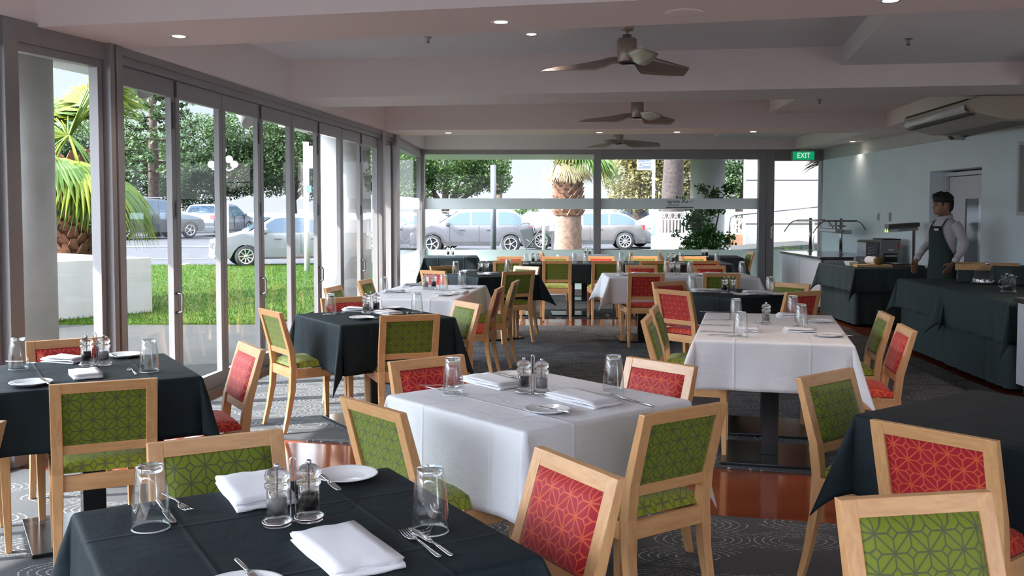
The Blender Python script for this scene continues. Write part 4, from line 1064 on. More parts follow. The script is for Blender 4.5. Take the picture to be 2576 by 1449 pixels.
def buffet(cx, cy_, yaw, w, d, z, label, clabel, slabel, seed, drop=.32):
    t = thing('buffet_table', label, 'table', (cx,cy_,0), yaw, 'buffet tables')
    b = MB(); b.box(-w/2,w/2,-d/2,d/2,z-.03,z); b.build('tabletop', M['board'], t)
    for sx_ in (-1,1):
        for sy_ in (-1,1): b = MB(); b.box(sx_*(w/2-.06)-.02,sx_*(w/2-.06)+.02,sy_*(d/2-.06)-.02,sy_*(d/2-.06)+.02,.001,z-.03); b.build('leg', M['black_metal'], t)
    o = skirt(w/2+.005,d/2+.005,.02,z-.002,seed).build('table_skirt', M['cloth_buffet'], None, loc=(cx,cy_,0), rz=yaw); tag(o, slabel, 'tablecloth', 'long buffet skirts')
    b = MB(); cloth(b, w/2+.03, d/2+.03, drop, z+.004, seed, .5, .014, .3)
    o = b.build('tablecloth', M['cloth_buffet'], None, loc=(cx,cy_,0), rz=yaw); tag(o, clabel, 'tablecloth', 'dark buffet cloths')
    m = o.modifiers.new('thick','SOLIDIFY'); m.thickness = .002; m.offset = 1
    return t
buffet(4.93,13.2,0,.90,1.36,.745,'far buffet table behind the waiter\'s hand','dark green cloth over the far buffet table, under the loaf','long dark skirt of the far buffet table',21)
yb2 = math.radians(-3.4)
def b2(x, y): c, s = math.cos(yb2), math.sin(yb2); return (4.72+x*c-y*s, 9.3+x*s+y*c)
q = b2(0,.66); buffet(q[0],q[1],yb2,.96,1.30,.745,'middle buffet table in front of the waiter','dark green cloth below the glass dome','long dark skirt below the glass dome',22)
q = b2(-.0,-.70); buffet(q[0],q[1],yb2,1.0,1.34,.742,'near buffet table beside the right border','dark green cloth below the jar of spoons','long dark skirt below the jar of spoons',23,.36)
# cabinets
def cabinet(x0,x1,y0,y1,h,label,over=.03):
    t = thing('buffet_cabinet', label, 'cabinet', ((x0+x1)/2,(y0+y1)/2,0)); hx, hy = (x1-x0)/2,(y1-y0)/2
    b = MB(); b.box(-hx,hx,-hy,hy,.08,h-.04); b.build('carcass', M['door_white'], t, bevel=.003)
    b = MB(); b.box(-hx+.04,hx-.04,-hy+.04,hy-.04,.001,.08); b.build('plinth', M['black'], t)
    b = MB(); b.box(-hx-over,hx,-hy-over,hy+over,h-.04,h); b.build('worktop', M['granite'], t, bevel=.006)
    for s in (-1,1):
        b = MB(); b.box(-hx-.012,-hx-.001,-hy*.5*(1-s)+.02 if s > 0 else -hy+.02, hy-.02 if s > 0 else -.01,.12,h-.07); b.build('door', M['door_white'], t, bevel=.002)
    b = MB(); b.box(-hx-.004,-hx+.04,-hy-.004,-hy+.04,.08,h-.04); b.build('corner_post', M['plastic_grey'], t)
    return t
M['granite'] = simple('dark_granite', (.05,.045,.042), .12, nz=.6, nsc=120)
cabinet(4.55,5.48,14.15,16.2,.82,'white cabinet with dark stone top beside the glass door')
cabinet(4.14,5.4,6.2,7.86,.79,'white cabinet with stone top cut by the right border')
# sneeze-guard gantry
t = thing('sneeze_guard','steel gantry with curved glass guards on the white cabinet','sneeze guard',(5.03,15.5,.82))
for k,(x,y) in enumerate(((-.06,.55),(.09,-.50))):
    b = MB(); b.tube([(x,y,0),(x,y,.56)], .024, 16); b.lathe([(.045,0),(.045,.012),(.026,.016)], 16, True, Matrix.Translation((x,y,0))); b.build('post', M['steel'], t)
    b = MB(); b.tube([(x-.22,y,.52),(x+.24,y,.52)], .014, 10); b.build('cross_bar', M['gantry'], t)
    b = MB(); b.tube([(x-.22,y,.52),(x-.28,y,.51),(x-.34,y,.47),(x-.40,y,.39),(x-.44,y,.33)], .008, 8); b.build('curved_arm', M['gantry'], t)
    b = MB(); b.tube([(x+.24,y,.52),(x+.29,y,.50),(x+.34,y,.45),(x+.38,y,.38)], .008, 8); b.build('curved_arm', M['gantry'], t)
R = []
for y,x in ((.55,-.06),(-.50,.09)): R.append([(x-.22,y,.525),(x-.28,y,.515),(x-.34,y,.475),(x-.40,y,.395),(x-.44,y,.335)])
b = MB(); b.rings(R, False, True, closed=False); b.build('glass_guard', M['glass'], t)
t = thing('heat_lamp','twin heat lamp housing slung between the gantry posts','heat lamp',(5.1,15.3,1.12))
b = MB(); b.box(-.09,.03,-.35,.45,.04,.10); b.box(.05,.17,-.35,.25,.02,.08); b.build('housing', M['steel'], t, bevel=.01)
b = MB(); b.box(-.02,.10,-.28,.20,.13,.15); b.tube([(.04,0,.08),(.04,0,.23)], .012); b.build('bracket', M['gantry'], t)
t = thing('heat_lamp','chrome heat lamp on a single bent post beside the waiter','heat lamp',(5.38,12.9,.755))
b = MB(); b.tube([(.0,0,0),(.0,0,.50),(-.02,0,.52)], .020, 12); b.box(-.06,.06,-.06,.06,0,.012); b.build('post', M['steel'], t)
b = MB(); 
M2 = Matrix.Translation((-.17,0,.52)) @ Matrix.Rotation(math.radians(-4),4,'Y')
b.box(-.20,.22,-.07,.07,0,.055,M=M2); b.build('housing', M['gantry'], t, bevel=.006)
b = MB()
for s in (-1,1): b.add([(-.20,s*.035-.03,-.05),(.20,s*.035-.03,-.05),(.20,s*.035+.03,-.05),(-.20,s*.035+.03,-.05),(-.20,s*.035-.012,-.005),(.20,s*.035-.012,-.005),(.20,s*.035+.012,-.005),(-.20,s*.035+.012,-.005)],[(0,4,5,1),(2,6,7,3),(4,7,6,5),(0,3,7,4),(1,5,6,2)],M=M2)
b.build('reflector', M['chrome'], t)
b = MB()
for s in (-1,1): b.add([(-.205,s*.035-.028,-.048),(-.205,s*.035+.028,-.048),(-.205,s*.035+.010,-.004),(-.205,s*.035-.010,-.004)],[(0,1,2,3)],M=M2)
b.build('lamp_end', simple('yellow_green_lamp', (.45,.60,.12), .4, Emission_Color=(.55,.8,.15,1), Emission_Strength=.5), t)
# conveyor toaster
t = thing('conveyor_toaster','dark grey conveyor toaster against the blue wall','toaster',(5.17,13.62,.755))
b = MB(); b.box(-.04,.25,-.20,.20,.02,.335); b.build('casing', M['plastic_grey'], t, bevel=.006)
b = MB(); b.box(.00,.25,-.19,.19,.336,.352); b.build('top_plate', M['black'], t)
b = MB(); b.hexa([(-.24,-.18,.30),(-.04,-.18,.30),(-.04,.18,.30),(-.24,.18,.30)],[(-.215,-.15,.335),(-.04,-.15,.335),(-.04,.15,.335),(-.215,.15,.335)]); b.build('hood', M['steel'], t)
b = MB(); b.box(-.23,-.05,-.175,.17,.03,.298); b.build('glass_chamber', simple('chamber_glass', (.16,.18,.22), .1), t)
b = MB()
for s in range(5): b.tube([(-.20,-.178,.06+.04*s),(-.08,-.178,.09+.04*s)], .004, 6)
b.build('rack', M['chrome'], t)
b = MB(); b.box(.02,.19,-.215,-.20,.10,.13); b.build('chute_tray', M['steel'], t)
b = MB(); b.box(.01,.20,-.203,-.2,.03,.15); b.build('outlet', M['black'], t)
b = MB(); b.box(.07,.15,-.204,-.201,.19,.21); b.build('maker_plate', M['plastic_white'], t)
b = MB(); b.box(.208,.220,-.204,-.201,.21,.31); b.build('red_marking', simple('red_print', (.5,.02,.02), .5), t)
zb1 = .7535
t = thing('cutting_board','butcher block board under the wrapped loaf','board',(4.83,12.82,zb1),math.radians(-6)); b = MB(); b.box(-.26,.20,-.14,.16,0,.03); b.build('slab', M['butcher'], t, bevel=.004)
t = thing('bread_loaf','cut brown loaf wrapped in white paper on the board','bread',(4.83,12.82,zb1+.031),math.radians(12))
b = MB(); b.rings([[(x+.0,y*0+yy,0) for x in (0,)] for yy in (0,)]*0 or [[( .062*math.cos(2*PI*k/20), y, .050+.050*math.sin(2*PI*k/20)) for k in range(20)] for y in (-.10,-.095,.12)], True, True)
b.build('crumb', simple('bread_crust', (.30,.17,.07), .85, nz=.35, nsc=60, bmp=.5, bsc=90), t)
b = MB(); b.rings([[( (.066+.004*math.sin(3*k))*math.cos(2*PI*k/20), y, .053+.053*math.sin(2*PI*k/20)) for k in range(20)] for y in (-.07,-.02,.08,.14)], False, True)
b.build('paper_wrap', M['napkin'], t)
t = thing('bread_basket','small white slatted basket left of the cutting board','basket',(4.60,13.05,zb1)); b = MB(); b.hexa([(-.05,-.09,0),(.05,-.09,0),(.05,.09,0),(-.05,.09,0)],[(-.065,-.11,.06),(.065,-.11,.06),(.065,.11,.06),(-.065,.11,.06)]); b.build('bowl', M['plastic_white'], t, bevel=.008)
t = thing('label_box','small grey control box behind the loaf','box',(4.80,13.22,zb1),math.radians(-8)); b = MB(); b.hexa([(-.10,-.08,0),(.10,-.08,0),(.10,.08,0),(-.10,.08,0)],[(-.08,-.02,.12),(.08,-.02,.12),(.08,.08,.12),(-.08,.08,.12)]); b.build('casing', simple('blue_grey_plastic', (.10,.13,.16), .5), t, bevel=.006)
b = MB(); b.add([(-.03,-.062,.04),(.05,-.062,.04),(.046,-.037,.09),(-.026,-.037,.09)],[(0,1,2,3)]); b.build('display', M['plastic_grey'], t)
t = thing('black_tray','empty black tray to the right of the loaf','tray',(5.18,12.80,zb1)); b = MB(); b.box(-.12,.22,-.22,.22,0,.012); b.box(-.12,.22,-.22,-.205,.012,.03); b.box(-.12,.22,.205,.22,.012,.03); b.box(-.12,-.105,-.205,.205,.012,.03); b.box(.205,.22,-.205,.205,.012,.03); b.build('shell', M['gantry'], t)
# middle buffet
t = thing('display_riser','riser box under a black cloth, carrying the oak tray','box',(4.95,10.20,zb1),math.radians(-28)); b = MB(); b.box(-.20,.36,-.20,.20,0,.125); b.build('covered_box', M['cloth_buffet'], t, bevel=.012)
t = thing('oak_tray','shallow oak tray with raised rim on the black riser','tray',(4.95,10.20,zb1+.127),math.radians(-28)); b = MB(); b.box(-.22,.38,-.22,.22,0,.012); b.build('bottom', M['oak'], t)
b = MB()
for a in ((-.22,.38,-.22,-.20,.012,.062),(-.22,.38,.20,.22,.012,.062),(-.22,-.20,-.20,.20,.012,.062),(.36,.38,-.20,.20,.012,.062)): b.box(*a)
b.build('rim', M['oak'], t)
p = at_z(2483,712,zb1); t = thing('cake_dome','clear glass dome with a knob over silver foil on the buffet','dome',(p.x,p.y,zb1))
b = MB(); b.lathe([(.155,.012)]+[(.155*math.cos(a*PI/20),.012+.165*math.sin(a*PI/20)) for a in range(1,10)]+[(.004,.178)], 36); b.build('dome', M['dome_g'] if 'dome_g' in M else thin_glass('dome_glass',(.93,.94,.94),1.6,.05), t)
b = MB(); b.lathe([(.008,.176),(.008,.186),(.018,.192),(.020,.203),(.012,.212),(.001,.214)], 20); b.build('knob', M['chrome'], t)
b = MB(); b.lathe([(.001,0),(.165,0),(.170,.006),(.165,.011),(.001,.011)], 36); b.build('base_tray', M['black_metal'], t)
b = MB(); rr = random.Random(4); 
for k in range(26):
    a = rr.uniform(0,2*PI); r = rr.uniform(.03,.12); s = rr.uniform(.015,.03); x, y = r*math.cos(a), r*math.sin(a)
    b.lathe([(.001,0),(s,.004),(s*.8,s),(.001,s*1.2)], 6, M=Matrix.Translation((x,y,.012)))
b.build('foil', M['chrome'], t, smooth=False)
p = at_z(2537,735,zb1); t = thing('spoon_jar','ribbed glass jar on the near buffet table','jar',(p.x,p.y,zb1))
b = MB(); b.lathe([(.001,0),(.066,0),(.068,.006),(.060,.014),(.060,.135),(.068,.142),(.068,.150),(.064,.150),(.056,.140),(.056,.018),(.001,.016)], 20); b.tube([(-.06,0,.12),(-.09,0,.11),(-.095,0,.07),(-.062,0,.04)], .007, 8); b.build('jar_body', M['acrylic'], t)
sp = []
rr = random.Random(9)
for k in range(12):
    a = rr.uniform(0,2*PI); r0, r1 = rr.uniform(.01,.04), rr.uniform(.02,.05)
    b = MB(); A, B = Vector((r0*math.cos(a+PI),r0*math.sin(a+PI),.022)), Vector((r1*math.cos(a),r1*math.sin(a),rr.uniform(.15,.18)))
    d = (B-A).normalized(); b.tube([A, A+d*.08, B-d*.03, B-d*.015, B], [(.004,.002),(.003,.002),(.004,.002),(.013,.004),(.004,.002)], 8)
    o = b.build('spoon', M['chrome'], None, loc=(p.x,p.y,zb1)); tag(o, 'steel spoon in the glass jar on the buffet', 'spoon', 'spoons in the glass jar')
t = thing('covered_box','black cloth covered box at the right border behind the jar','box',(5.25,9.75,zb1)); b = MB(); b.box(-.30,.25,-.2,.25,0,.18); b.build('covered_box_top', M['cloth_buffet'], t, bevel=.03, seg=3)

# ------------------------------------------------------------------ people
M['skin'] = simple('skin_brown', (.30,.145,.085), .5, nz=.08, nsc=12, Subsurface_Weight=.08)
M['hair'] = simple('black_hair', (.006,.006,.0065), .65, bmp=.5, bsc=140)
M['shirt'] = simple('pale_shirt', (.52,.49,.53), .8, bmp=.25, bsc=14)
M['apron'] = simple('dark_green_apron', (.014,.030,.027), .8, bmp=.25, bsc=12)
M['trousers'] = simple('black_trousers', (.012,.012,.014), .8)
def ringz(z, hw, yb_, yf, n=20, x0=0, e=1.0):
    yc, hy = (yb_+yf)/2, (yf-yb_)/2
    return [(x0+hw*math.copysign(abs(math.cos(2*PI*k/n))**e, math.cos(2*PI*k/n)), yc+hy*math.copysign(abs(math.sin(2*PI*k/n))**e, math.sin(2*PI*k/n)), z) for k in range(n)]
def remesh(o, vox, smooth=2):
    m = o.modifiers.new('r','REMESH'); m.mode = 'VOXEL'; m.voxel_size = vox; m.use_smooth_shade = True
    if smooth: s = o.modifiers.new('s','SMOOTH'); s.iterations = smooth; s.factor = .5
def hand(b, wrist, dirn, palm_n, side, curl=.5, s=1.0):
    d = Vector(dirn).normalized(); n = Vector(palm_n); n = (n-d*n.dot(d)).normalized(); w_ = d.cross(n)*side
    W_ = Vector(wrist); pc = W_+d*.045*s
    b.tube([W_-d*.02, W_+d*.01, pc, W_+d*.085*s], [(.024*s,.017*s),(.027*s,.016*s),(.040*s,.015*s),(.038*s,.012*s)], 12) if False else None
    R = []
    for q,hw,ht in ((-.03,.024,.018),(0,.026,.018),(.03,.036,.016),(.06,.041,.015),(.088,.038,.011)):
        c = W_+d*q*s; R.append([c+w_*hw*s*math.cos(2*PI*k/14)+n*ht*s*math.sin(2*PI*k/14) for k in range(14)])
    b.rings(R)
    for k,(o,L) in enumerate(((-.028,.068),(-.009,.078),(.010,.073),(.028,.058))):
        p0 = W_+d*.08*s+w_*o*s; pts = [p0]; dd = d.copy(); a = curl
        for seg in (.42,.33,.25):
            dd = (dd+n*math.tan(a*.5)).normalized(); pts.append(pts[-1]+dd*L*seg*s)
        b.tube([W_+d*.06*s+w_*o*s]+pts, [.010*s,.010*s,.009*s,.0085*s,.006*s], 8)
    p0 = W_+d*.025*s-w_*.024*s; b.tube([p0, p0+(d*.5-w_*.8+n*.4).normalized()*.03*s, p0+(d*.8-w_*.75+n*.5).normalized()*.058*s, p0+(d*1.1-w_*.6+n*.7).normalized()*.078*s], [.013*s,.012*s,.010*s,.007*s], 8)
def waiter(x, y, rz):
    t = thing('person','man in white shirt and dark green apron standing sideways behind the buffet','person',(x,y,0),rz)
    HR = Matrix.Rotation(math.radians(-20),4,'Z') @ Matrix.Translation((0,.02,.0))
    # body: head, neck, trunk, arms and hands in one surface
    b = MB()
    hd = [ringz(z,hw,yb_,yf,24,0,.95) for z,hw,yb_,yf in ((1.452,.030,.005,.070),(1.462,.044,-.04,.092),(1.480,.055,-.065,.098),(1.505,.063,-.082,.096),(1.530,.069,-.094,.093),(1.560,.073,-.100,.088),(1.585,.075,-.104,.092),(1.610,.075,-.104,.092),(1.640,.070,-.098,.080),(1.668,.055,-.080,.058),(1.686,.028,-.045,.025))]
    b.rings(hd, M=HR)
    nose = [[HR @ Vector(p) for p in r] for r in ([(-.006,.085,1.580),(.006,.085,1.580),(0,.094,1.582)],[(-.011,.085,1.555),(.011,.085,1.555),(0,.109,1.552)],[(-.016,.085,1.530),(.016,.085,1.530),(0,.121,1.527)],[(-.013,.085,1.519),(.013,.085,1.519),(0,.104,1.518)])]
    b.rings(nose)
    for s in (-1,1):
        b.tube([HR @ Vector((s*.074,-.004,1.520)),HR @ Vector((s*.084,-.010,1.540)),HR @ Vector((s*.088,-.016,1.562)),HR @ Vector((s*.082,-.006,1.582))], [.007,.012,.014,.007], 8)
    b.tube([HR @ Vector((-.022,.093,1.502)),HR @ Vector((0,.101,1.503)),HR @ Vector((.022,.093,1.502))], [.004,.0075,.004], 8)
    b.tube([HR @ Vector((-.018,.093,1.493)),HR @ Vector((0,.099,1.493)),HR @ Vector((.018,.093,1.493))], [.004,.007,.004], 8)
    b.tube([(0,-.035,1.36),(0,-.030,1.42),(0,-.015,1.48),(0,-.01,1.53)], [(.075,.065),(.058,.058),(.055,.056),(.055,.055)], 16)
    tr = [(.90,.140,-.09,.09),(1.0,.140,-.09,.10),(1.1,.145,-.10,.11),(1.25,.145,-.10,.10),(1.34,.145,-.09,.075),(1.385,.11,-.075,.05),(1.42,.07,-.07,.04)]
    b.rings([ringz(*r) for r in tr])
    arms = ((-1,[(-.165,-.02,1.355),(-.205,-.045,1.25),(-.235,-.075,1.13),(-.238,-.020,1.03),(-.225,.050,.925)]),(1,[(.165,-.01,1.355),(.205,.0,1.25),(.225,.015,1.13),(.215,.11,1.03),(.20,.20,.93)]))
    for s,P in arms:
        b.tube(P, [.036,.036,.033,.030,.026], 12)
        d = Vector(P[-1])-Vector(P[-2])
        hand(b, Vector(P[-1])+d.normalized()*.02, d if s < 0 else Vector((-.0,.25,-.9)), (-s*1.0,.15,0), -s, .45)
    o = b.build('body', M['skin'], t); remesh(o, .0065, 2)
    # eyes and brows
    for s in (-1,1):
        b = MB(); b.lathe([(.001,-.006),(.0095,-.003),(.011,0),(.0095,.003),(.001,.006)], 12, M=HR @ Matrix.Translation((s*.030,.0855,1.562)) @ Matrix.Rotation(PI/2,4,'X')); b.build('eye', simple('dark_eye_%d' % s, (.02,.012,.01), .2), t)
        b = MB(); b.tube([HR @ Vector((s*.014,.094,1.580)),HR @ Vector((s*.032,.092,1.587)),HR @ Vector((s*.050,.080,1.583))], [.003,.005,.002], 6); b.build('eyebrow', M['hair'], t)
    # hair
    b = MB()
    b.rings([ringz(z,hw,yb_,yf,24) for z,hw,yb_,yf in ((1.590,.070,-.110,.040),(1.598,.084,-.116,.096),(1.606,.087,-.117,.104),(1.628,.088,-.118,.109),(1.655,.085,-.114,.108),(1.680,.073,-.102,.092),(1.700,.050,-.075,.060),(1.708,.022,-.04,.02))], M=HR)
    b.rings([ringz(z,hw,yb_,yf,20) for z,hw,yb_,yf in ((1.485,.045,-.085,-.040),(1.505,.062,-.103,-.045),(1.54,.074,-.114,-.042),(1.585,.080,-.118,-.035),(1.62,.085,-.118,.02))], M=HR)
    for s in (-1,1): b.tube([HR @ Vector((s*.076,.030,1.61)),HR @ Vector((s*.075,.026,1.575)),HR @ Vector((s*.071,.022,1.545))], [.012,.009,.004], 8)
    rr = random.Random(11)
    for k in range(46):
        a = rr.uniform(0,2*PI); el = rr.uniform(.15,1.4); c = Vector((.082*math.cos(a)*math.cos(el), -.005+.108*math.sin(a)*math.cos(el), 1.625+.08*math.sin(el)))
        dr = Vector((c.x*3, (c.y)*3+.35, .5)).normalized(); b.tube([HR @ c, HR @ (c+dr*.016), HR @ (c+dr*.030+Vector((0,.010,-.003)))], [.013,.009,.002], 6)
    o = b.build('hair', M['hair'], t); remesh(o, .006, 1)
    # shirt
    b = MB()
    tr = [(.90,.170,-.120,.115),(.97,.160,-.112,.112),(1.05,.158,-.112,.118),(1.15,.168,-.122,.124),(1.25,.172,-.122,.122),(1.33,.172,-.112,.100),(1.375,.150,-.095,.076),(1.405,.11,-.085,.062),(1.43,.068,-.078,.048)]
    b.rings([ringz(*r) for r in tr])
    b.tube([(-.150,-.02,1.355),(-.190,-.035,1.30),(-.213,-.055,1.22),(-.243,-.082,1.12),(-.247,-.040,1.05),(-.236,.025,.955)], [.054,.056,.052,.048,.045,.036], 14)
    b.tube([(.150,-.01,1.355),(.190,-.005,1.30),(.213,.003,1.22),(.232,.012,1.12),(.222,.10,1.05),(.206,.175,.965)], [.054,.056,.052,.048,.044,.035], 14)
    o = b.build('shirt', M['shirt'], t); remesh(o, .009, 3)
    b = MB()
    for s,c,dn in ((-1,(-.236,.025,.955),(-.011,.065,-.095)),(1,(.206,.175,.965),(-.016,.075,-.085))):
        c = Vector(c); d = Vector(dn).normalized(); b = MB(); b.tube([c-d*.012, c+d*.0, c+d*.045], [.037,.040,.036], 16); b.build('shirt_cuff', M['shirt'], t)
    b = MB(); R = []
    for z,r0,dy in ((1.405,.073,0),(1.435,.068,.0),(1.462,.064,-.004),(1.440,.078,.003),(1.420,.090,.006)): R.append([(r0*1.02*math.cos(2*PI*k/20),-.018+dy+r0*1.0*math.sin(2*PI*k/20),z-.018*max(0,math.sin(2*PI*k/20))) for k in range(20)])
    b.rings(R, False); o = b.build('collar', M['shirt'], t); m = o.modifiers.new('t','SOLIDIFY'); m.thickness = .003
    # apron: bib and skirt wrapped over the front
    R = []
    for z,hw,ang,yb_,yf in ((1.325,.196,.50,-.128,.122),(1.27,.196,.58,-.138,.138),(1.20,.190,.72,-.136,.140),(1.12,.182,.98,-.130,.138),(1.05,.176,1.32,-.126,.134),(.98,.178,1.60,-.126,.130),(.90,.186,1.75,-.132,.134),(.80,.194,1.75,-.138,.142),(.66,.198,1.7,-.138,.152),(.50,.200,1.65,-.138,.160)):
        yc, hy = (yb_+yf)/2,(yf-yb_)/2; R.append([((hw)*math.sin(-ang+2*ang*k/20), yc+hy*math.cos(-ang+2*ang*k/20)+.003*math.sin(k*1.9+z*20), z) for k in range(21)])
    b = MB(); b.rings(R, False, True, closed=False); o = b.build('apron', M['apron'], t); m = o.modifiers.new('t','SOLIDIFY'); m.thickness = .006; o2 = o
    b = MB()
    for s in (-1,1): b.tube([(s*.090,.100,1.325),(s*.088,.065,1.375),(s*.078,.02,1.415),(s*.055,-.06,1.432),(0,-.092,1.432)], [(.011,.004)]*5, 8)
    b.tube([(-.172,.01,1.02),(-.180,-.05,1.02),(-.12,-.118,1.03),(0,-.132,1.03),(.12,-.118,1.03),(.18,-.05,1.02)], .005, 6)
    b.build('apron_strap', M['apron'], o2)
    b = MB(); b.box(-.085,-.015,.126,.132,1.262,1.286, M=Matrix.Rotation(math.radians(6),4,'X') @ Matrix.Translation((0,.150,-.010))); b.build('name_badge', M['plastic_white'], t)
    # trousers and shoes
    b = MB(); b.rings([ringz(.96,.150,-.105,.10),ringz(.88,.160,-.115,.105),ringz(.80,.155,-.11,.10)])
    for s in (-1,1):
        b.tube([(s*.08,0,.86),(s*.09,.005,.66),(s*.095,.010,.48),(s*.10,-.01,.25),(s*.10,-.015,.07)], [.090,.080,.063,.055,.052], 14)
    o = b.build('trousers', M['trousers'], t); remesh(o, .012, 2)
    for s in (-1,1):
        b = MB(); b.rings([[(s*.10+x*w_, yy, z) for x,z in ((-1,.004),(1,.004),(1,h*.6),(.6,h),(-.6,h),(-1,h*.6))] for yy,w_,h in ((-.10,.030,.06),(-.05,.040,.09),(.02,.042,.085),(.10,.045,.055),(.16,.035,.04),(.18,.015,.025))]); b.build('shoe', M['black_metal'], t)
    return t
hp = at_y(2376,520,11.05)
waiter(hp.x, 11.05, math.radians(106))
# ------------------------------------------------------------------ outside: vehicles
M['tyre'] = simple('tyre', (.012,.012,.013), .8)
M['car_glass'] = simple('car_glass', (.035,.055,.085), .06, Specular_IOR_Level=.35)
M['rim_alloy'] = simple('alloy', (.55,.55,.57), .25, .9)
M['trim_black'] = simple('black_trim', (.02,.02,.022), .6)
M['red_lamp'] = simple('red_lamp', (.45,.02,.02), .2); M['amber'] = simple('amber_lamp', (.7,.16,.02), .2); M['clear_lamp'] = simple('clear_lamp', (.65,.68,.70), .12)
M['plate_w'] = simple('number_plate', (.7,.7,.7), .5)
def paint(n, c, m=.35, r=.3): return simple(n, c, r, m, Coat_Weight=.3, Coat_Roughness=.05)
M['silver'] = paint('silver_paint', (.10,.097,.108)); M['bronze'] = paint('champagne_paint', (.12,.108,.105)); M['dark_car'] = paint('graphite_paint', (.05,.056,.068)); M['white_car'] = paint('light_silver_paint', (.16,.16,.17), .2); M['blue_car'] = paint('blue_silver_paint', (.09,.102,.125))
def lerp_(P, x):
    if x <= P[0][0]: return P[0][1]
    for (a,v),(c,w_) in zip(P,P[1:]):
        if x <= c: return v+(w_-v)*(x-a)/(c-a)
    return P[-1][1]
def car(name, label, x, y, rz, mat, L=4.5, H=1.60, W_=1.80, kind='suv', cladding=True, wheel=.34, spokes=6, group='cars parked along the street'):
    t = thing(name, label, 'car', (x,y,zg(x,y)-.01), rz, group); h = L/2
    # profile along local x (front = +x)
    if kind == 'hatch':   # old hatchback
        top = [(-h,.62),(-h+.04,.95),(-h+.12,1.02),(-h+.50,H-.06),(-h+.80,H),(.10,H),(.42,H-.06),(1.05,1.0),(1.15,.96),(h-.15,.78),(h,.60)]
        belt = 0.93; gx = (-h+.14, 1.05); base = .24; roof = (-h+.55,.35)
    elif kind == 'wagon':
        top = [(-h,.65),(-h+.05,.98),(-h+.12,1.05),(-h+.75,H-.10),(-h+1.1,H-.02),(-.2,H),(.35,H-.06),(1.15,1.02),(1.3,.98),(h-.25,.80),(h,.58)]
        belt = .98; gx = (-h+.16, 1.15); base = .26; roof = (-h+.85,.30)
    else:
        top = [(-h,.70),(-h+.05,1.05),(-h+.15,1.12),(-h+.62,H-.08),(-h+.95,H-.01),(-.1,H),(.45,H-.07),(1.22,1.06),(1.35,1.03),(h-.2,.86),(h,.62)]
        belt = 1.02; gx = (-h+.18, 1.2); base = .30; roof = (-h+.70,.38)
    n = 40; R = []
    xs_ = [-h+L*i/n for i in range(n+1)]
    wh = (h-.82, -h+.80)
    def halfw(xx, z):
        e = 1-.14*max(0,(abs(xx)-(h-.75))/.75)**2
        if z > belt: e *= 1-.24*(z-belt)/(H-belt)
        if z < .45: e *= 1-.04*(.45-z)/.2
        return W_/2*e
    for xx in xs_:
        zt = lerp_(top, xx); zl = base + .10*max(0,(abs(xx)-(h-.3))/.3)
        for wx in wh:
            dx_ = abs(xx-wx)
            if dx_ < wheel+.06: zl = max(zl, wheel*.95+math.sqrt(max(0,(wheel+.06)**2-dx_**2))*.95)
        zm = min(belt, zt-.02); zs = [zl, zl+(zm-zl)*.33, zl+(zm-zl)*.7, zm, zm+(zt-zm)*.5, zt-.012*0-.02 if zt > belt else zt]
        r = []
        for z in zs: r.append((xx, halfw(xx,z)*(1.0 if z < zm else .995), z))
        r.append((xx, halfw(xx,zt)*.86, zt)); r.append((xx, 0, zt+.012))
        full = r+[(p[0],-p[1],p[2]) for p in reversed(r[:-1])]
        R.append(full)
    b = MB(); b.rings(R, True, True); o = b.build('body', mat, t)
    m = o.modifiers.new('e','EDGE_SPLIT'); m.split_angle = .7
    # side glass following the roof line
    gl = []
    for s in (-1,1):
        cuts = [gx[0]+.22, -h*.42, .02, gx[1]-.30] if kind != 'hatch' else [gx[0]+.20,-.55,.40]
        if kind == 'hatch': cuts = [gx[0]+.22,-.45,gx[1]-.35]
        for k,(a,c) in enumerate(zip(cuts,cuts[1:])):
            b = MB(); m_ = 8; lo = []; hi = []
            a2, c2 = a+.04, c-.04
            for i in range(m_+1):
                xx = a2+(c2-a2)*i/m_; zt = min(lerp_(top,xx)-.075, H-.10); z0_ = belt+.02; zt = max(zt, z0_+.015)
                lo.append((xx, s*(halfw(xx,z0_)+.006), z0_)); hi.append((xx, s*(halfw(xx,zt)+.008), zt))
            b.add(lo+hi, [(i,i+1,m_+2+i,m_+1+i) for i in range(m_)], True); b.build('side_window', M['car_glass'], t)
    def xz(z, front):
        P = [(p[1],p[0]) for p in top]
        seq = top[6:9] if front else top[2:5]
        seq = sorted([(q[1],q[0]) for q in seq]); return lerp_(seq, z)
    for front in (True, False):
        z0_, z1_ = belt+.05, H-.09; b = MB(); x0_, x1_ = xz(z0_,front), xz(z1_,front); s = .02 if front else -.02
        b.add([(x0_+s,-halfw(x0_,z0_)*.86,z0_+.012),(x0_+s,halfw(x0_,z0_)*.86,z0_+.012),(x1_+s,halfw(x1_,z1_)*.84,z1_+.012),(x1_+s,-halfw(x1_,z1_)*.84,z1_+.012)],[(0,1,2,3)]); b.build('windscreen' if front else 'rear_window', M['car_glass'], t)
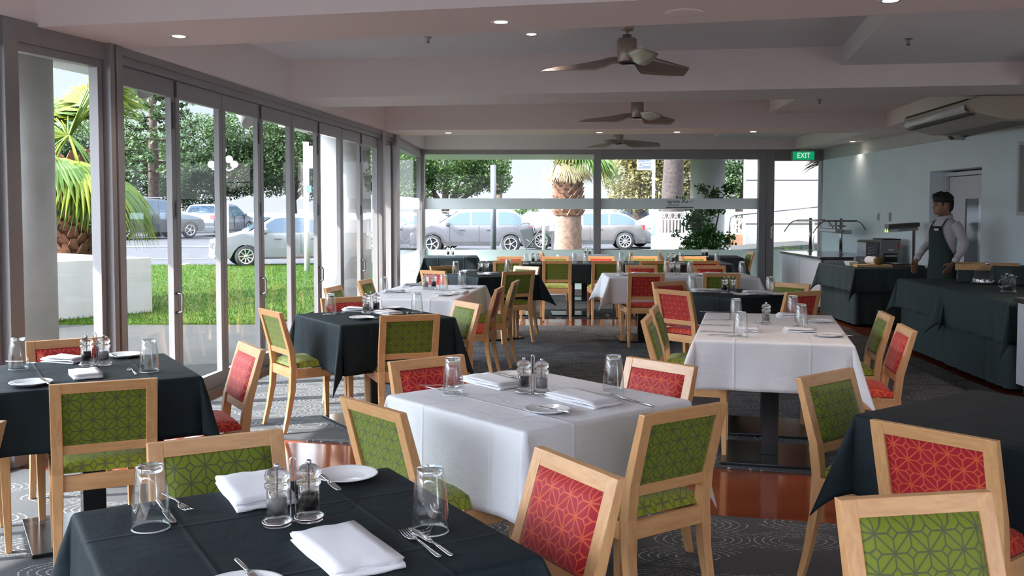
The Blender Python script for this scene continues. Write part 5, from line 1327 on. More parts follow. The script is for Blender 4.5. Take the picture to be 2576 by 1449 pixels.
    # wheels
    for wx in wh:
        for s in (-1,1):
            yw_ = s*(W_/2-.11); b = MB(); Mx = Matrix.Translation((wx,yw_,wheel)) @ Matrix.Rotation(-s*PI/2,4,'X')
            b.lathe([(wheel*.66,-.10),(wheel*.95,-.10),(wheel,-.07),(wheel,.07),(wheel*.95,.10),(wheel*.66,.10)], 28, False, Mx); b.lathe([(wheel*.66,-.1),(.001,-.1)], 28, False, Mx); b.lathe([(.001,.03),(wheel*.66,.03)], 28, False, Mx)
            w_ = b.build('wheel', M['tyre'], t)
            b = MB(); b.lathe([(wheel*.60,.085),(wheel*.68,.105),(wheel*.70,.10),(wheel*.66,.05),(wheel*.60,.085)], 28, False, Mx); b.lathe([(.001,.095),(.05,.095),(.055,.06)], 12, False, Mx)
            for k in range(spokes):
                a = 2*PI*k/spokes; b.bar(Mx @ Vector((.04*math.cos(a),.04*math.sin(a),.080)), Mx @ Vector((wheel*.64*math.cos(a),wheel*.64*math.sin(a),.088)), .035, .02, Mx.to_3x3() @ Vector((0,0,1)))
            b.build('rim', M['rim_alloy'], w_)
            if cladding:
                b = MB(); R2 = []
                for q in range(15):
                    a = PI*q/14; cx_, cz_ = math.cos(a), math.sin(a); R2.append([(wx+(wheel+.05+dd)*cx_, s*(W_/2-.02+o_), wheel*.95+(wheel+.05+dd)*cz_) for dd,o_ in ((0,0),(0,.03),(.07,.025),(.07,0))])
                b.rings(R2, True, False); b.build('wheel_arch', M['trim_black'], t)
    b = MB()
    for s in (-1,1): b.box(wh[1]+wheel+.08, wh[0]-wheel-.08, s*W_/2-.03, s*W_/2+.012, base-.02, base+(.14 if cladding else .03))
    b.build('sill', M['trim_black'], t)
    # lamps, plates, mirrors, handles
    for s in (-1,1):
        b = MB(); b.box(h-.20,h-.02,s*(W_/2-.33)-.14,s*(W_/2-.33)+.14,.60,.74); b.build('headlamp', M['clear_lamp'], t, bevel=.02)
        b = MB(); b.box(-h-.0,-h+.22,s*(W_/2-.20)-.13,s*(W_/2-.20)+.10,.80,1.00); b.build('tail_lamp', M['red_lamp'], t, bevel=.02)
        b = MB(); b.box(gx[1]-.42,gx[1]-.28,s*(W_/2+.09)-.09,s*(W_/2+.09)+.07,belt,belt+.13); b.build('wing_mirror', mat, t, bevel=.03)
        for xx in (-.65,.35): b = MB(); b.box(xx-.10,xx+.10,s*W_/2-.0,s*W_/2+.03,belt-.16,belt-.13); b.build('door_handle', mat, t, bevel=.008)
        for xx in (-.28,.78): b = MB(); b.box(xx-.005,xx+.005,s*W_/2-.02,s*(W_/2)+.004,base+.15,belt-.02); b.build('door_gap', M['trim_black'], t)
        b = MB(); b.bar((roof[0],s*W_*.34,H+.045),(roof[1],s*W_*.34,H+.03),.03)
        for q in (roof[0]+.05,roof[1]-.05): b.bar((q,s*W_*.34,H-.03),(q,s*W_*.34,H+.05),.03)
        if kind != 'hatch': b.build('roof_rail', M['rim_alloy'], t)
    b = MB(); b.box(h-.03,h+.03,-.24,.24,.36,.47); b.build('number_plate', M['plate_w'], t); b = MB(); b.box(-h-.03,-h+.0,-.24,.24,.72,.83); b.build('number_plate', M['plate_w'], t)
    b = MB(); b.box(h-.10,h+.012,-.42,.42,.50,.66); b.build('grille', M['trim_black'], t, bevel=.01)
    b = MB(); b.box(-h-.02,-h+.25,-W_/2+.06,W_/2-.06,base,.46); b.box(h-.25,h+.02,-W_/2+.06,W_/2-.06,base,.34); b.build('bumper', M['trim_black'] if cladding else mat, t, bevel=.03)
    return t
def car_at(u, v, D, *a, **k):
    p = at_y(u, v, D); return (p.x, D)
x_, y_ = car_at(1188,600,35.6); car('suv_car','silver crossover with black wheel arches parked side on beyond the left far window',x_,y_,PI,M['silver'],L=4.45,H=1.60,kind='suv',spokes=5)
x_, y_ = car_at(1462,600,38.6); car('estate_car','champagne silver estate car side on behind the palm trunk',x_,y_,PI,M['bronze'],L=4.9,H=1.52,W_=1.86,kind='wagon',spokes=10,wheel=.36)
x_, y_ = car_at(718,600,27.5); car('hatchback_car','old light silver hatchback on the kerb beyond the lawn',x_,y_,math.radians(203),M['white_car'],L=4.05,H=1.45,W_=1.70,kind='hatch',cladding=False,wheel=.30,spokes=9)
x_, y_ = car_at(368,560,41.5); car('suv_car','graphite off-roader seen from the rear quarter beside the fan palm',x_,y_,math.radians(52),M['dark_car'],L=4.7,H=1.72,W_=1.9,kind='suv',spokes=5)
x_, y_ = car_at(553,560,47); car('hatchback_car','blue silver hatchback seen from behind under the dark trees',x_,y_,math.radians(80),M['blue_car'],L=4.3,H=1.50,kind='hatch',cladding=False,wheel=.32)
x_, y_ = car_at(222,570,43); car('saloon_car','light car half hidden behind the fan palm trunk',x_,y_,math.radians(60),M['blue_car'],L=4.5,H=1.45,kind='wagon',cladding=False)
x_, y_ = car_at(1362,560,44); car('saloon_car','silver car facing us behind the pushchair',x_,y_,math.radians(-96),M['white_car'],L=4.5,H=1.50,kind='wagon',cladding=False)
x_, y_ = car_at(1590,560,49); car('estate_car','pale people carrier seen from behind right of the estate car',x_,y_,math.radians(84),M['silver'],L=4.6,H=1.75,kind='suv',cladding=False)
x_, y_ = car_at(1672,560,40); car('saloon_car','white car behind the white balustrade',x_,y_,math.radians(150),M['white_car'],L=4.5,H=1.48,kind='wagon',cladding=False)
x_, y_ = car_at(1040,560,39); car('saloon_car','grey car seen through the narrow corner window',x_,y_,math.radians(172),M['silver'],L=4.4,H=1.46,kind='wagon',cladding=False)

# ------------------------------------------------------------------ trees
def rot_to(d):
    return Vector(d).to_track_quat('Z','Y').to_matrix().to_4x4()
def leaves(b, centre, rad, n, size, rr, shell=.55, flat=1.0):
    for k in range(n):
        while True:
            p = Vector((rr.uniform(-1,1),rr.uniform(-1,1),rr.uniform(-1,1)))
            if shell < p.length < 1: break
        c = Vector((centre[0]+p.x*rad[0], centre[1]+p.y*rad[1], centre[2]+p.z*rad[2]))
        a, e = rr.uniform(0,2*PI), rr.uniform(-1.2,1.2)
        d = Vector((math.cos(a)*math.cos(e), math.sin(a)*math.cos(e), math.sin(e))); s = Vector((-math.sin(a), math.cos(a), rr.uniform(-.5,.5))).normalized()
        L_ = size*rr.uniform(.7,1.4); w_ = L_*.38
        b.add([c, c+d*L_*.5+s*w_, c+d*L_, c+d*L_*.5-s*w_], [(0,1,2,3)])
M['lf_dark'] = leaf_mat('dark_tree_leaves', (.018,.042,.014), (.075,.12,.045), .8, .25)
M['lf_mid'] = leaf_mat('mid_tree_leaves', (.035,.075,.020), (.10,.17,.045), .8, .3)
M['lf_gold'] = leaf_mat('golden_leaves', (.11,.10,.03), (.26,.225,.10), 1.2, .3)
M['bark'] = simple('bark', (.075,.052,.040), .9, nz=.5, nsc=8, bmp=.8, bsc=14)
def tree(u, D, zc, blobs, mat, label, trunk=None, n=5200, size=.28, seed=0, name='tree', lean=0.0, tr=.35):
    x = at_y(u, 500, D).x; z0 = zg(x, D); t = thing(name, label, 'tree', (x, D, z0), 0, 'trees beyond the street'); rr = random.Random(seed)
    b = MB(); tot = sum(r[0]*r[2] for _,r in blobs)
    for c,r in blobs: leaves(b, c, r, int(n*r[0]*r[2]/tot), size, rr)
    b.build('crown', mat, t)
    b = MB(); top = zc
    b.tube([(0,0,0),(lean*.3,0,top*.4),(lean,0,top)], [tr,tr*.75,tr*.4], 10)
    for c,r in blobs: b.tube([(lean*.4,0,top*.45),((lean*.4+c[0])/2+.2,c[1]/2,(top*.45+c[2])/2+.2),c], [tr*.5,tr*.3,tr*.1], 7)
    b.build('trunk', M['bark'], t); return t
tree(560,56,4.0,[((-1.2,0,4.8),(2.6,2.5,2.0)),((1.4,.3,5.6),(2.4,2.4,1.8)),((-2.6,0,3.3),(1.8,2,1.7)),((.6,0,3.6),(2.6,2,1.7)),((3.2,0,4.3),(2.0,2,1.9)),((-1.4,0,2.2),(1.6,1.6,1.2))],M['lf_dark'],'large dark round tree seen through the folding doors',None,34000,.155,1)
tree(735,58,4.0,[((0,0,4.9),(2.6,2.5,2.0)),((-1.5,.3,3.8),(2.2,2.4,1.8)),((2.0,0,3.6),(2.2,2,2.0)),((1.0,0,6.0),(1.6,2,1.2))],M['lf_dark'],'dark tree behind the old hatchback',None,22000,.155,2)
tree(880,60,4.0,[((0,0,4.9),(2.8,2.5,2.0)),((2,0,4.2),(2.4,2,2.0))],M['lf_dark'],'dark tree behind the second concrete column',None,9000,.19,12)
tree(255,52,3.4,[((0,0,4.2),(2.8,2,2.2)),((-2.6,.3,3.6),(2.2,2.4,2.0)),((2.6,0,3.4),(2.2,2,1.9))],M['lf_dark'],'dark tree behind the fan palm',None,18000,.16,3)
tree(60,50,3.4,[((0,0,4.2),(2.8,2,2.2)),((-2.6,.3,3.6),(2.2,2.4,2.0))],M['lf_dark'],'dark tree at the far left beyond the car park',None,6000,.2,13)
tree(1120,56,3.6,[((0,0,5.0),(3.0,2.5,1.9)),((2.1,0,4.4),(1.8,2,1.5)),((-2.4,.3,4.3),(2.2,2.4,1.8)),((.9,0,3.3),(1.8,2,1.0)),((3.0,0,3.3),(.9,1,.8)),((-1.8,0,2.8),(1.3,2,.8))],M['lf_mid'],'spreading green tree above the silver crossover',None,28000,.15,4,tr=.3)
tree(1255,60,3.6,[((0,0,5.6),(1.6,1.5,.7)),((-1.2,0,4.9),(1.2,1.5,.5))],M['lf_mid'],'thin branch of foliage right of the grey pole',None,2200,.14,5)
tree(1600,46,3.0,[((-.6,0,3.2),(1.1,1.1,1.0)),((.7,0,3.4),(1.2,1.2,1.2)),((.0,0,4.6),(1.3,1.4,1.1)),((1.7,0,4.2),(1.2,1.2,1.4)),((1.5,0,2.4),(1.1,1.2,.9)),((-.2,0,2.1),(1.2,1.2,.7))],M['lf_gold'],'golden leaved tree behind the street sign',None,11000,.15,6)
tree(1730,47,3.0,[((0,0,3.2),(.9,1.1,1.5)),((.4,0,4.6),(1.3,1.2,1.2))],M['lf_gold'],'golden foliage between the brown trunk and the concrete column',None,4000,.15,14)
tree(1862,50,3.0,[((0,0,4.6),(1.9,1.1,1.4)),((.5,0,3.2),(1.6,1.2,1.0)),((-1.0,0,2.5),(1.2,1,.9))],M['lf_dark'],'dark fine branched tree right of the concrete column',None,5000,.17,7)
tree(1322,50,.6,[((0,0,1.1),(.8,.6,.8))],M['lf_mid'],'low green bush between the crossover and the pushchair',None,1600,.12,8,name='bush')
# thick brown trunk
x = at_y(1692,450,33).x; t = thing('bare_tree','thick dark brown tree trunk behind the green pole','tree',(x,33,0)); b = MB()
b.tube([(0,0,0),(.02,0,1.2),(.0,0,2.2),(.05,0,3.4),(.1,0,5)], [.50,.40,.37,.33,.3], 18); b.build('trunk', simple('rough_bark', (.022,.014,.012), .95, nz=.7, nsc=14, bmp=1.0, bsc=25), t)
# norfolk pine
def pine(u, D, h_, label, seed):
    x = at_y(u, 500, D).x; t = thing('pine_tree', label, 'tree', (x,D,zg(x,D)), 0, 'tall pines'); rr = random.Random(seed)
    b = MB(); b.tube([(0,0,0),(0,0,h_)], [.32,.08], 10); b.build('trunk', M['bark'], t)
    b = MB(); b2_ = MB()
    for k in range(13):
        z = 3.0+k*(h_-3.2)/13
        for q in range(7):
            a = 2*PI*q/7+k*.5; L_ = (2.6-1.9*k/13)*rr.uniform(.8,1.1); P = [Vector((0,0,z)), Vector((L_*.5*math.cos(a),L_*.5*math.sin(a),z-.10)), Vector((L_*math.cos(a),L_*math.sin(a),z+.25))]
            b2_.tube(P, [.04,.025,.01], 5)
            for s in range(10):
                f = .3+.7*s/9; c = P[0].lerp(P[2], f) + Vector((0,0,-.15*math.sin(f*PI)))
                leaves(b, c, (.16,.16,.10), 9, .16, rr, 0)
    b.build('foliage', M['lf_dark'], t); b2_.build('branch', M['bark'], t)
pine(388,44,9.5,'tall layered pine seen through the first folding door',1)

# ------------------------------------------------------------------ palms
M['fan_leaf'] = leaf_mat('fan_palm_leaf', (.06,.10,.006), (.17,.20,.014), 1.5, .45)
M['fan_leaf_g'] = leaf_mat('fan_palm_leaf_green', (.035,.08,.012), (.08,.14,.025), 1.5, .4)
M['fan_dry'] = leaf_mat('dry_palm_leaf', (.34,.26,.13), (.55,.46,.27), 2, .3)
M['boots'] = simple('palm_boots', (.15,.065,.035), .9, nz=.5, nsc=8, bmp=.8, bsc=30)
M['boots_l'] = simple('palm_trunk_fibre', (.11,.062,.045), .9, nz=.35, nsc=10, bmp=.9, bsc=35)
def fan_leaf(b, base, d, L_, rad, rr, nseg=26, spread=2.5, droop=.5, petiole=.05):
    d = Vector(d).normalized(); side = d.cross(Vector((0,0,1))); side = side.normalized() if side.length > .01 else Vector((1,0,0)); up = side.cross(d)
    base = Vector(base); tip = base+d*L_-Vector((0,0,.08*L_))
    bp = MB(); b.tube([base, base.lerp(tip,.5)+Vector((0,0,.04)), tip], [(petiole*.5,.012),(.016,.010),(.010,.008)], 5)
    roll = rr.uniform(-.5,.5)
    for k in range(nseg):
        a = -spread/2+spread*k/(nseg-1)+rr.uniform(-.02,.02)
        dir_ = (d*math.cos(a)+side*math.sin(a)+up*(.12*math.cos(a*2)+roll*math.sin(a)*.4)).normalized(); r_ = rad*(.80+.2*math.cos(a))*rr.uniform(.9,1.05)
        w_ = .5*rad*spread/nseg*.62; ww = dir_.cross(up).normalized()
        P = []
        for f, wf in ((.06,.25),(.35,.85),(.6,1.0),(.82,.55),(1.0,.05)):
            g = max(0,f-.35); c = tip+dir_*r_*f-Vector((0,0,1))*droop*g*g*rad*1.3
            P.append((c-ww*w_*wf, c+up*w_*.45*wf, c+ww*w_*wf))
        vs = [q for p in P for q in p]; fs = []
        for i in range(4): fs += [(3*i,3*i+1,3*i+4,3*i+3),(3*i+1,3*i+2,3*i+5,3*i+4)]
        b.add(vs, fs, False)
def palm(x, y, label, h, r0, r1, zc, nf, mats, seed, skirt_=True, rad=.75, lenp=.75, els=(-.9,1.3), boots_from=.5, base_z=0):
    t = thing('fan_palm', label, 'tree', (x,y,base_z), 0, 'fan palms'); rr = random.Random(seed)
    b = MB(); R = []
    for k in range(26):
        f = k/25; r = r0+(r1-r0)*f+ (.06*max(0,1-f*8)); R.append([(r*(1+.05*rr.uniform(-1,1))*math.cos(2*PI*q/18), r*(1+.05*rr.uniform(-1,1))*math.sin(2*PI*q/18), h*f) for q in range(18)])
    b.rings(R, True, True); b.build('trunk', mats[2], t)
    b = MB()
    z = h*boots_from; k = 0
    while z < h+.15:
        for q in range(9):
            a = 2*PI*(q+.5*(k%2))/9+rr.uniform(-.08,.08); r = r0+(r1-r0)*min(1,z/h); o = Vector((math.cos(a),math.sin(a),0)); s = Vector((-math.sin(a),math.cos(a),0)); c = o*r*.96+Vector((0,0,z)); w_ = r*.36; L_ = .17*rr.uniform(.8,1.25)
            b.hexa([c-s*w_-o*.02, c+s*w_-o*.02, c+s*w_*.9+o*.04, c-s*w_*.9+o*.04],[c-s*w_*.35+o*.10+Vector((0,0,L_)), c+s*w_*.35+o*.10+Vector((0,0,L_)), c+s*w_*.3+o*.14+Vector((0,0,L_)), c-s*w_*.3+o*.14+Vector((0,0,L_))])
        z += .105; k += 1
    b.build('leaf_bases', M['boots'], t)
    for k in range(nf):
        a = k*2.399+rr.uniform(-.2,.2); el = els[0]+(els[1]-els[0])*((k*.618) % 1); d = (math.cos(a)*math.cos(el), math.sin(a)*math.cos(el), math.sin(el))
        b = MB(); fan_leaf(b, (.05*d[0],.05*d[1],zc-h*0), d, lenp*rr.uniform(.8,1.15), rad*rr.uniform(.85,1.15), rr, droop=.55+.5*max(0,-el)); b.build('frond', mats[0] if (k % 3) else mats[1], t)
    if skirt_:
        for k in range(16):
            a = k*2.399; b = MB(); d = (math.cos(a)*.5, math.sin(a)*.5, -.9); fan_leaf(b, (.1*d[0],.1*d[1],zc-.15), d, lenp*.6, rad*.8, rr, 14, 1.3, .2); b.build('dry_frond', M['fan_dry'], t)
    return t
p = at_y(178,600,16.2)
palm(p.x,16.2,'fan palm growing behind the white planter wall',2.0,.33,.27,2.50,72,(M['fan_leaf'],M['fan_leaf_g'],M['boots']),5,False,1.0,.95,(-.85,1.25),.25,.25)
p = at_y(1429,560,27.5)
palm(p.x,27.5,'fan palm with thick pale trunk outside the far window',3.25,.42,.30,3.55,26,(M['fan_leaf_g'],M['fan_leaf'],M['boots_l']),8,True,.9,.85,(-.7,1.2),.42,0)

# planter wall and other masonry
pa, pb = at_z(383,783,0), at_z(136,806,0)
d = (Vector((pb.x,pb.y,0))-Vector((pa.x,pa.y,0))).normalized(); n_ = Vector((d.y,-d.x,0))*(-1)
if n_.y < 0: n_ = -n_
t = thing('planter_wall','low white planter wall on the lawn in front of the fan palm','wall',(pa.x,pa.y,0)); b = MB()
P = [Vector((0,0,0)), d*3.2, d*3.2+n_*.16, n_*.16]; b.prism([(v.x,v.y) for v in P], -.1, .80)
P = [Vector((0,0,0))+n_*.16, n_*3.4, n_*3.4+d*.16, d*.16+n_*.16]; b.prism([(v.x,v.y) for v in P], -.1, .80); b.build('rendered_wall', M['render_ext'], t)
b = MB(); P = [d*.16+n_*.16, d*3.2+n_*.16, d*3.2+n_*3.4, d*.16+n_*3.4]; b.prism([(v.x,v.y) for v in P], -.1, .55); b.build('soil', simple('soil', (.07,.05,.04), .95, nz=.4, nsc=20), t)
def wallbox(name, label, u0, u1, D, z0, z1, mat, th=.2, cat='wall', **k):
    a, c = at_y(u0,500,D).x, at_y(u1,500,D).x; t = thing(name, label, cat, ((a+c)/2,D,0), **k); b = MB(); b.box(-(c-a)/2,(c-a)/2,0,th,z0,z1); b.build('rendered_wall', M[mat], t); return t
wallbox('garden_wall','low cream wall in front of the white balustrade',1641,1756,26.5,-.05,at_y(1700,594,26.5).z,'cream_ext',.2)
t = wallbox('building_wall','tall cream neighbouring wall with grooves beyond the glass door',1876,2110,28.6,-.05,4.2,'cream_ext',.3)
hw_ = (at_y(2110,500,28.6).x-at_y(1876,500,28.6).x)/2
for v in (456,566): 
    z = at_y(1960,v-3,28.6).z; b = MB(); b.box(-hw_,hw_,-.004,0.0,z-.02,z+.015); b.build('groove', M['trim_black'], t)
b = MB(); a_, c_ = at_y(1826,600,26).x, at_y(2075,600,26).x
t = thing('ramp','raised concrete ramp left of the cream wall','ramp',((a_+c_)/2,26,0)); b.hexa([(-(c_-a_)/2,0,-.05),((c_-a_)/2,0,-.05),((c_-a_)/2,2.4,-.05),(-(c_-a_)/2,2.4,-.05)],[(-(c_-a_)/2,0,.42),((c_-a_)/2,0,.62),((c_-a_)/2,2.4,.62),(-(c_-a_)/2,2.4,.42)]); b.build('slab', M['paving'], t)
t = thing('handrail','bent grey tube handrail rising to the right outside','rail',(0,25.9,-.03)); Pp = [at_y(*q,25.9) for q in ((1835,622),(1835,560),(1837,548),(1848,541),(1905,535),(2062,519))]
b = MB(); b.tube([(q.x,0,q.z+.03) for q in Pp], .03, 10); q = at_y(2047,524,25.9); b.tube([(q.x,0,q.z),(q.x,0,.03)], .025, 8); b.tube([(Pp[0].x,0,Pp[0].z),(Pp[0].x,0,.0)], .03, 10); b.build('tube', M['steel'], t)
# balustrades
def balustrade(u0, u1, D, v0, v1, label, xm=False):
    a, c = at_y(u0,500,D).x, at_y(u1,500,D).x; z1, z0 = at_y(u0,v0,D).z, at_y(u0,v1,D).z; t = thing('balustrade', label, 'fence', ((a+c)/2,D,0), 0, 'white balustrades'); h_ = (c-a)/2
    b = MB(); b.box(-h_,h_,-.03,.03,z1-.05,z1); b.box(-h_,h_,-.03,.03,z1-.26,z1-.22); b.box(-h_,h_,-.05,.05,z0-.05,z0+.05); b.box(-h_,h_,-.12,.12,-.05,z0-.05); b.build('rail', M['white'], t)
    n = int((c-a)/.11)
    for k in range(n+1):
        x = -h_+.03+(c-a-.06)*k/n; b = MB(); b.box(x-.022,x+.022,-.02,.02,z0+.05,z1-.26); b.build('baluster', M['white'], t)
    b = MB()
    for k in range(int((c-a)/.2)):
        x = -h_+.1+.2*k; b.tube([(x-.07,0,z1-.22),(x,0,z1-.06),(x+.07,0,z1-.22)], .012, 6); b.tube([(x-.05,0,z1-.06),(x,0,z1-.2),(x+.05,0,z1-.06)], .012, 6)
    if xm: b.bar((-h_*.3,-.03,z0+.05),(h_*.6,-.03,z1-.26),.05); b.bar((h_*.6,-.03,z0+.05),(-h_*.3,-.03,z1-.26),.05)
    b.build('scrollwork', M['white'], t)
balustrade(1646,1735,31,533,590,'white balustrade behind the low cream wall')
balustrade(1822,1880,31.5,533,590,'white balustrade right of the concrete column',True)
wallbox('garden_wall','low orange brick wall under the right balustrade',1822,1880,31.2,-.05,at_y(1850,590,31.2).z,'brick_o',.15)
# poles, sign, lamp post
def pole(u, D, r, ztop, mat, label, z0=-.05):
    x = at_y(u,500,D).x; t = thing('pole', label, 'pole', (x,D,0)); b = MB(); b.lathe([(r,z0),(r,ztop)], 20, True); b.build('shaft', M[mat], t); return t
M['pole_grey'] = simple('grey_pole_paint', (.055,.06,.072), .4); M['pole_green'] = simple('pale_green_pole', (.42,.56,.54), .5)
pole(1241,25.5,.075,2.7,'pole_grey','dark grey round pole in front of the crossover'); pole(1368,26,.045,2.7,'white','thin white pole left of the palm trunk'); 
t = pole(1644,29,.045,3.4,'pole_green','pale green pole carrying the parking sign')
b = MB(); b.box(-.50,-.06,-.02,.02,2.72,3.25); b.build('sign_frame', M['white'], t); b = MB(); b.box(-.47,-.09,-.025,-.021,2.76,3.22); b.build('sign_face', simple('sign_grey', (.12,.13,.16), .5), t)
b = MB(); R_ = [[(-.39+r*math.cos(2*PI*k/20),-.030,2.88+r*math.sin(2*PI*k/20)) for k in range(20)] for r in (.055,.075)]; b.rings(R_, False); b.box(-.29,-.12,-.030,-.026,2.85,2.89); b.box(-.29,-.12,-.030,-.026,2.92,2.96); b.build('sign_marks', M['white'], t)
t = pole(771,24,.070,3.2,'white','white pole with a box on the lawn edge')
b = MB(); b.box(.07,.17,-.06,.06,2.55,3.1); b.build('box', M['white'], t); b = MB(); b.box(.02,.14,-.08,-.07,1.95,2.12); b.build('blue_sign', simple('blue_sign', (.05,.16,.45), .5), t)
x = at_y(562,500,34).x; t = thing('lamp_post','ornate white lamp post with globe lamps beyond the road','lamp',(x,34,0)); b = MB()
b.box(-.14,.14,-.14,.14,0,1.9); b.lathe([(.20,1.9),(.20,1.98),(.10,2.0),(.09,2.9),(.14,2.95),(.07,3.05),(.05,3.5)], 16, True); b.build('shaft', M['white'], t)
b = MB(); b.tube([(0,0,3.0),(.2,0,2.9),(.38,0,2.98)], .03, 8); b.tube([(0,0,3.0),(-.2,0,2.9),(-.38,0,2.98)], .03, 8); b.build('arm', M['white'], t)
M['globe'] = simple('opal_globe', (.75,.74,.72), .3)
for gx_,gz in ((.40,3.12),(-.40,3.12),(0,3.62),(.22,3.30)):
    b = MB(); b.lathe([(.001,-.13)]+[(.13*math.sin(a*PI/10),-.13*math.cos(a*PI/10)) for a in range(1,10)]+[(.001,.13)], 16, M=Matrix.Translation((gx_,0,gz))); b.build('globe', M['globe'], t)
# floodlights under the eave
def flood(x, y, z, label, rz):
    t = thing('floodlight', label, 'lamp', (x,y,z), rz, 'white floodlights under the eave'); b = MB(); b.tube([(0,0,0),(0,0,-.10)], .018, 8); b.lathe([(.06,-.012),(.06,0)], 16, True); b.build('bracket', M['plastic_white'], t)
    b = MB(); b.lathe([(.001,.12),(.055,.11),(.07,.06),(.085,-.02),(.13,-.13),(.125,-.13),(.08,-.02),(.001,.02)], 24, M=Matrix.Translation((0,0,-.16)) @ Matrix.Rotation(math.radians(52),4,'Y')); b.build('shade', M['plastic_white'], t)
for u,v,Y,l in ((352,262,9.2,'floodlight by the fan palm crown'),(612,325,12.5,'floodlight seen through the third folding door'),(776,345,13.6,'floodlight near the second concrete column')):
    p = at_y(u,v,Y); flood(p.x,Y,2.9,'white '+l,math.radians(160))
# road marks
for k,(u0,v0,u1,v1,w_) in enumerate(((300,634,545,631,.12),(380,653,515,652,.12),(455,664,470,660,.14),(1600,626,1700,622,.12))):
    a, c = at_z(u0,v0,.0), at_z(u1,v1,.0); b = MB(); dd = (c-a).normalized(); nn = Vector((-dd.y,dd.x,0))*w_/2
    pts = [a-nn, a+(c-a)*.5-nn, c-nn, c+nn, a+(c-a)*.5+nn, a+nn]; b.add([(q.x,q.y,zg(q.x,q.y)+.0) for q in pts], [(0,1,4,5),(1,2,3,4)]); struct(b.build('ground_marking', M['white']))
# far kerb wall and sea haze
wallbox('sea_wall','low grey kerb wall beyond the parked cars',-600,2600,64,-.1,.85,'render_ext',.3)
b = MB(); b.add([(-260,150,-.2),(260,150,-.2),(260,199,1.0),(-260,199,1.0)],[(0,1,2,3)]); struct(b.build('ground_sea', simple('sea', (.35,.45,.55), .3)))
# pushchair
p = at_y(1332,620,30.5); t = thing('pushchair','dark grey pushchair with a hood standing behind the crossover','pushchair',(p.x,30.5,0)); 
b = MB(); b.hexa([(-.16,-.22,.32),(.20,-.22,.32),(.20,.22,.32),(-.16,.22,.32)],[(-.34,-.22,.92),(.10,-.22,.98),(.10,.22,.98),(-.34,.22,.92)]); b.build('seat_shell', simple('pram_fabric', (.016,.018,.020), .85), t, bevel=.04)
b = MB(); R_ = []
for q in range(7):
    a = math.radians(-10+q*25); R_.append([(-.12+.30*math.cos(a)*1.0,y_,.90+.22*math.sin(a)) for y_ in (-.22,-.12,0,.12,.22)])
b.rings(R_, False, True, closed=False); o = b.build('hood', simple('pram_hood', (.022,.024,.027), .8), t); m = o.modifiers.new('t','SOLIDIFY'); m.thickness = .02
b = MB()
for s in (-.22,.22): b.tube([(-.30,s,.10),(.05,s,.50),(.42,s,1.05)], .014, 8); b.tube([(.38,s,.10),(.10,s,.45),(-.1,s,.6)], .014, 8)
b.tube([(.42,-.22,1.05),(.44,0,1.06),(.42,.22,1.05)], .016, 8); b.build('frame', M['trim_black'], t)
for x_,s in ((-.32,-.22),(-.32,.22),(.38,-.22),(.38,.22)):
    b = MB(); b.lathe([(.07,-.02),(.11,-.02),(.115,0),(.11,.02),(.07,.02),(.001,.01)], 18, M=Matrix.Translation((x_,s,.115)) @ Matrix.Rotation(PI/2,4,'X')); b.build('wheel', M['tyre'], t)
# passer-by behind the palm
def passer(x, y, rz):
    t = thing('person','person in black trousers leaning behind the palm trunk outside','person',(x,y,0),rz); b = MB()
    b.tube([(.0,0,.88),(.02,.02,1.1),(.05,.12,1.32),(.05,.16,1.42)], [(.15,.11),(.15,.11),(.18,.10),(.07,.07)], 14)
    b.rings([ringz(z,hw,.13+yb_,.13+yf) for z,hw,yb_,yf in ((1.40,.03,.0,.05),(1.45,.06,-.06,.09),(1.53,.072,-.09,.09),(1.60,.07,-.09,.085),(1.66,.04,-.05,.04))])
    for s in (-1,1):
        b.tube([(s*.17,.10,1.32),(s*.22,.10,1.12),(s*.20,.24,.98)], [.045,.04,.03], 10); hand(b,(s*.20,.24,.98),(0,.6,-.7),(-s,0,0),-s,.5)
        b.tube([(s*.08,0,.88),(s*.09,.03,.48),(s*.09,0,.08)], [.08,.055,.04], 10)
    o = b.build('body', M['skin'], t); remesh(o,.009,2)
    b = MB(); b.tube([(.0,0,.86),(.02,.02,1.1),(.05,.12,1.32),(.05,.15,1.38)], [(.17,.13),(.165,.13),(.195,.12),(.11,.09)], 14)
    for s in (-1,1): b.tube([(s*.17,.10,1.33),(s*.22,.10,1.12),(s*.205,.20,1.02)], [.062,.056,.045], 10)
    o = b.build('jacket', simple('grey_jacket', (.10,.12,.15), .85), t); remesh(o,.014,2)
    b = MB(); b.rings([ringz(.95,.155,-.11,.10),ringz(.82,.155,-.11,.10)])
    for s in (-1,1): b.tube([(s*.08,0,.88),(s*.09,.04,.48),(s*.09,0,.10)], [.098,.072,.055], 12)
    o = b.build('trousers', M['trousers'], t); remesh(o,.014,2)
    b = MB(); b.rings([ringz(z,hw,.13+yb_,.13+yf) for z,hw,yb_,yf in ((1.52,.070,-.10,.0),(1.60,.082,-.105,.08),(1.66,.07,-.09,.07),(1.69,.03,-.05,.03))]); b.build('hair', M['hair'], t)
    for s in (-1,1): b = MB(); b.box(s*.09-.04,s*.09+.04,-.08,.18,0,.07); b.build('shoe', M['plastic_white'], t, bevel=.02)
p = at_y(1392,600,30); passer(p.x,30,math.radians(-75))
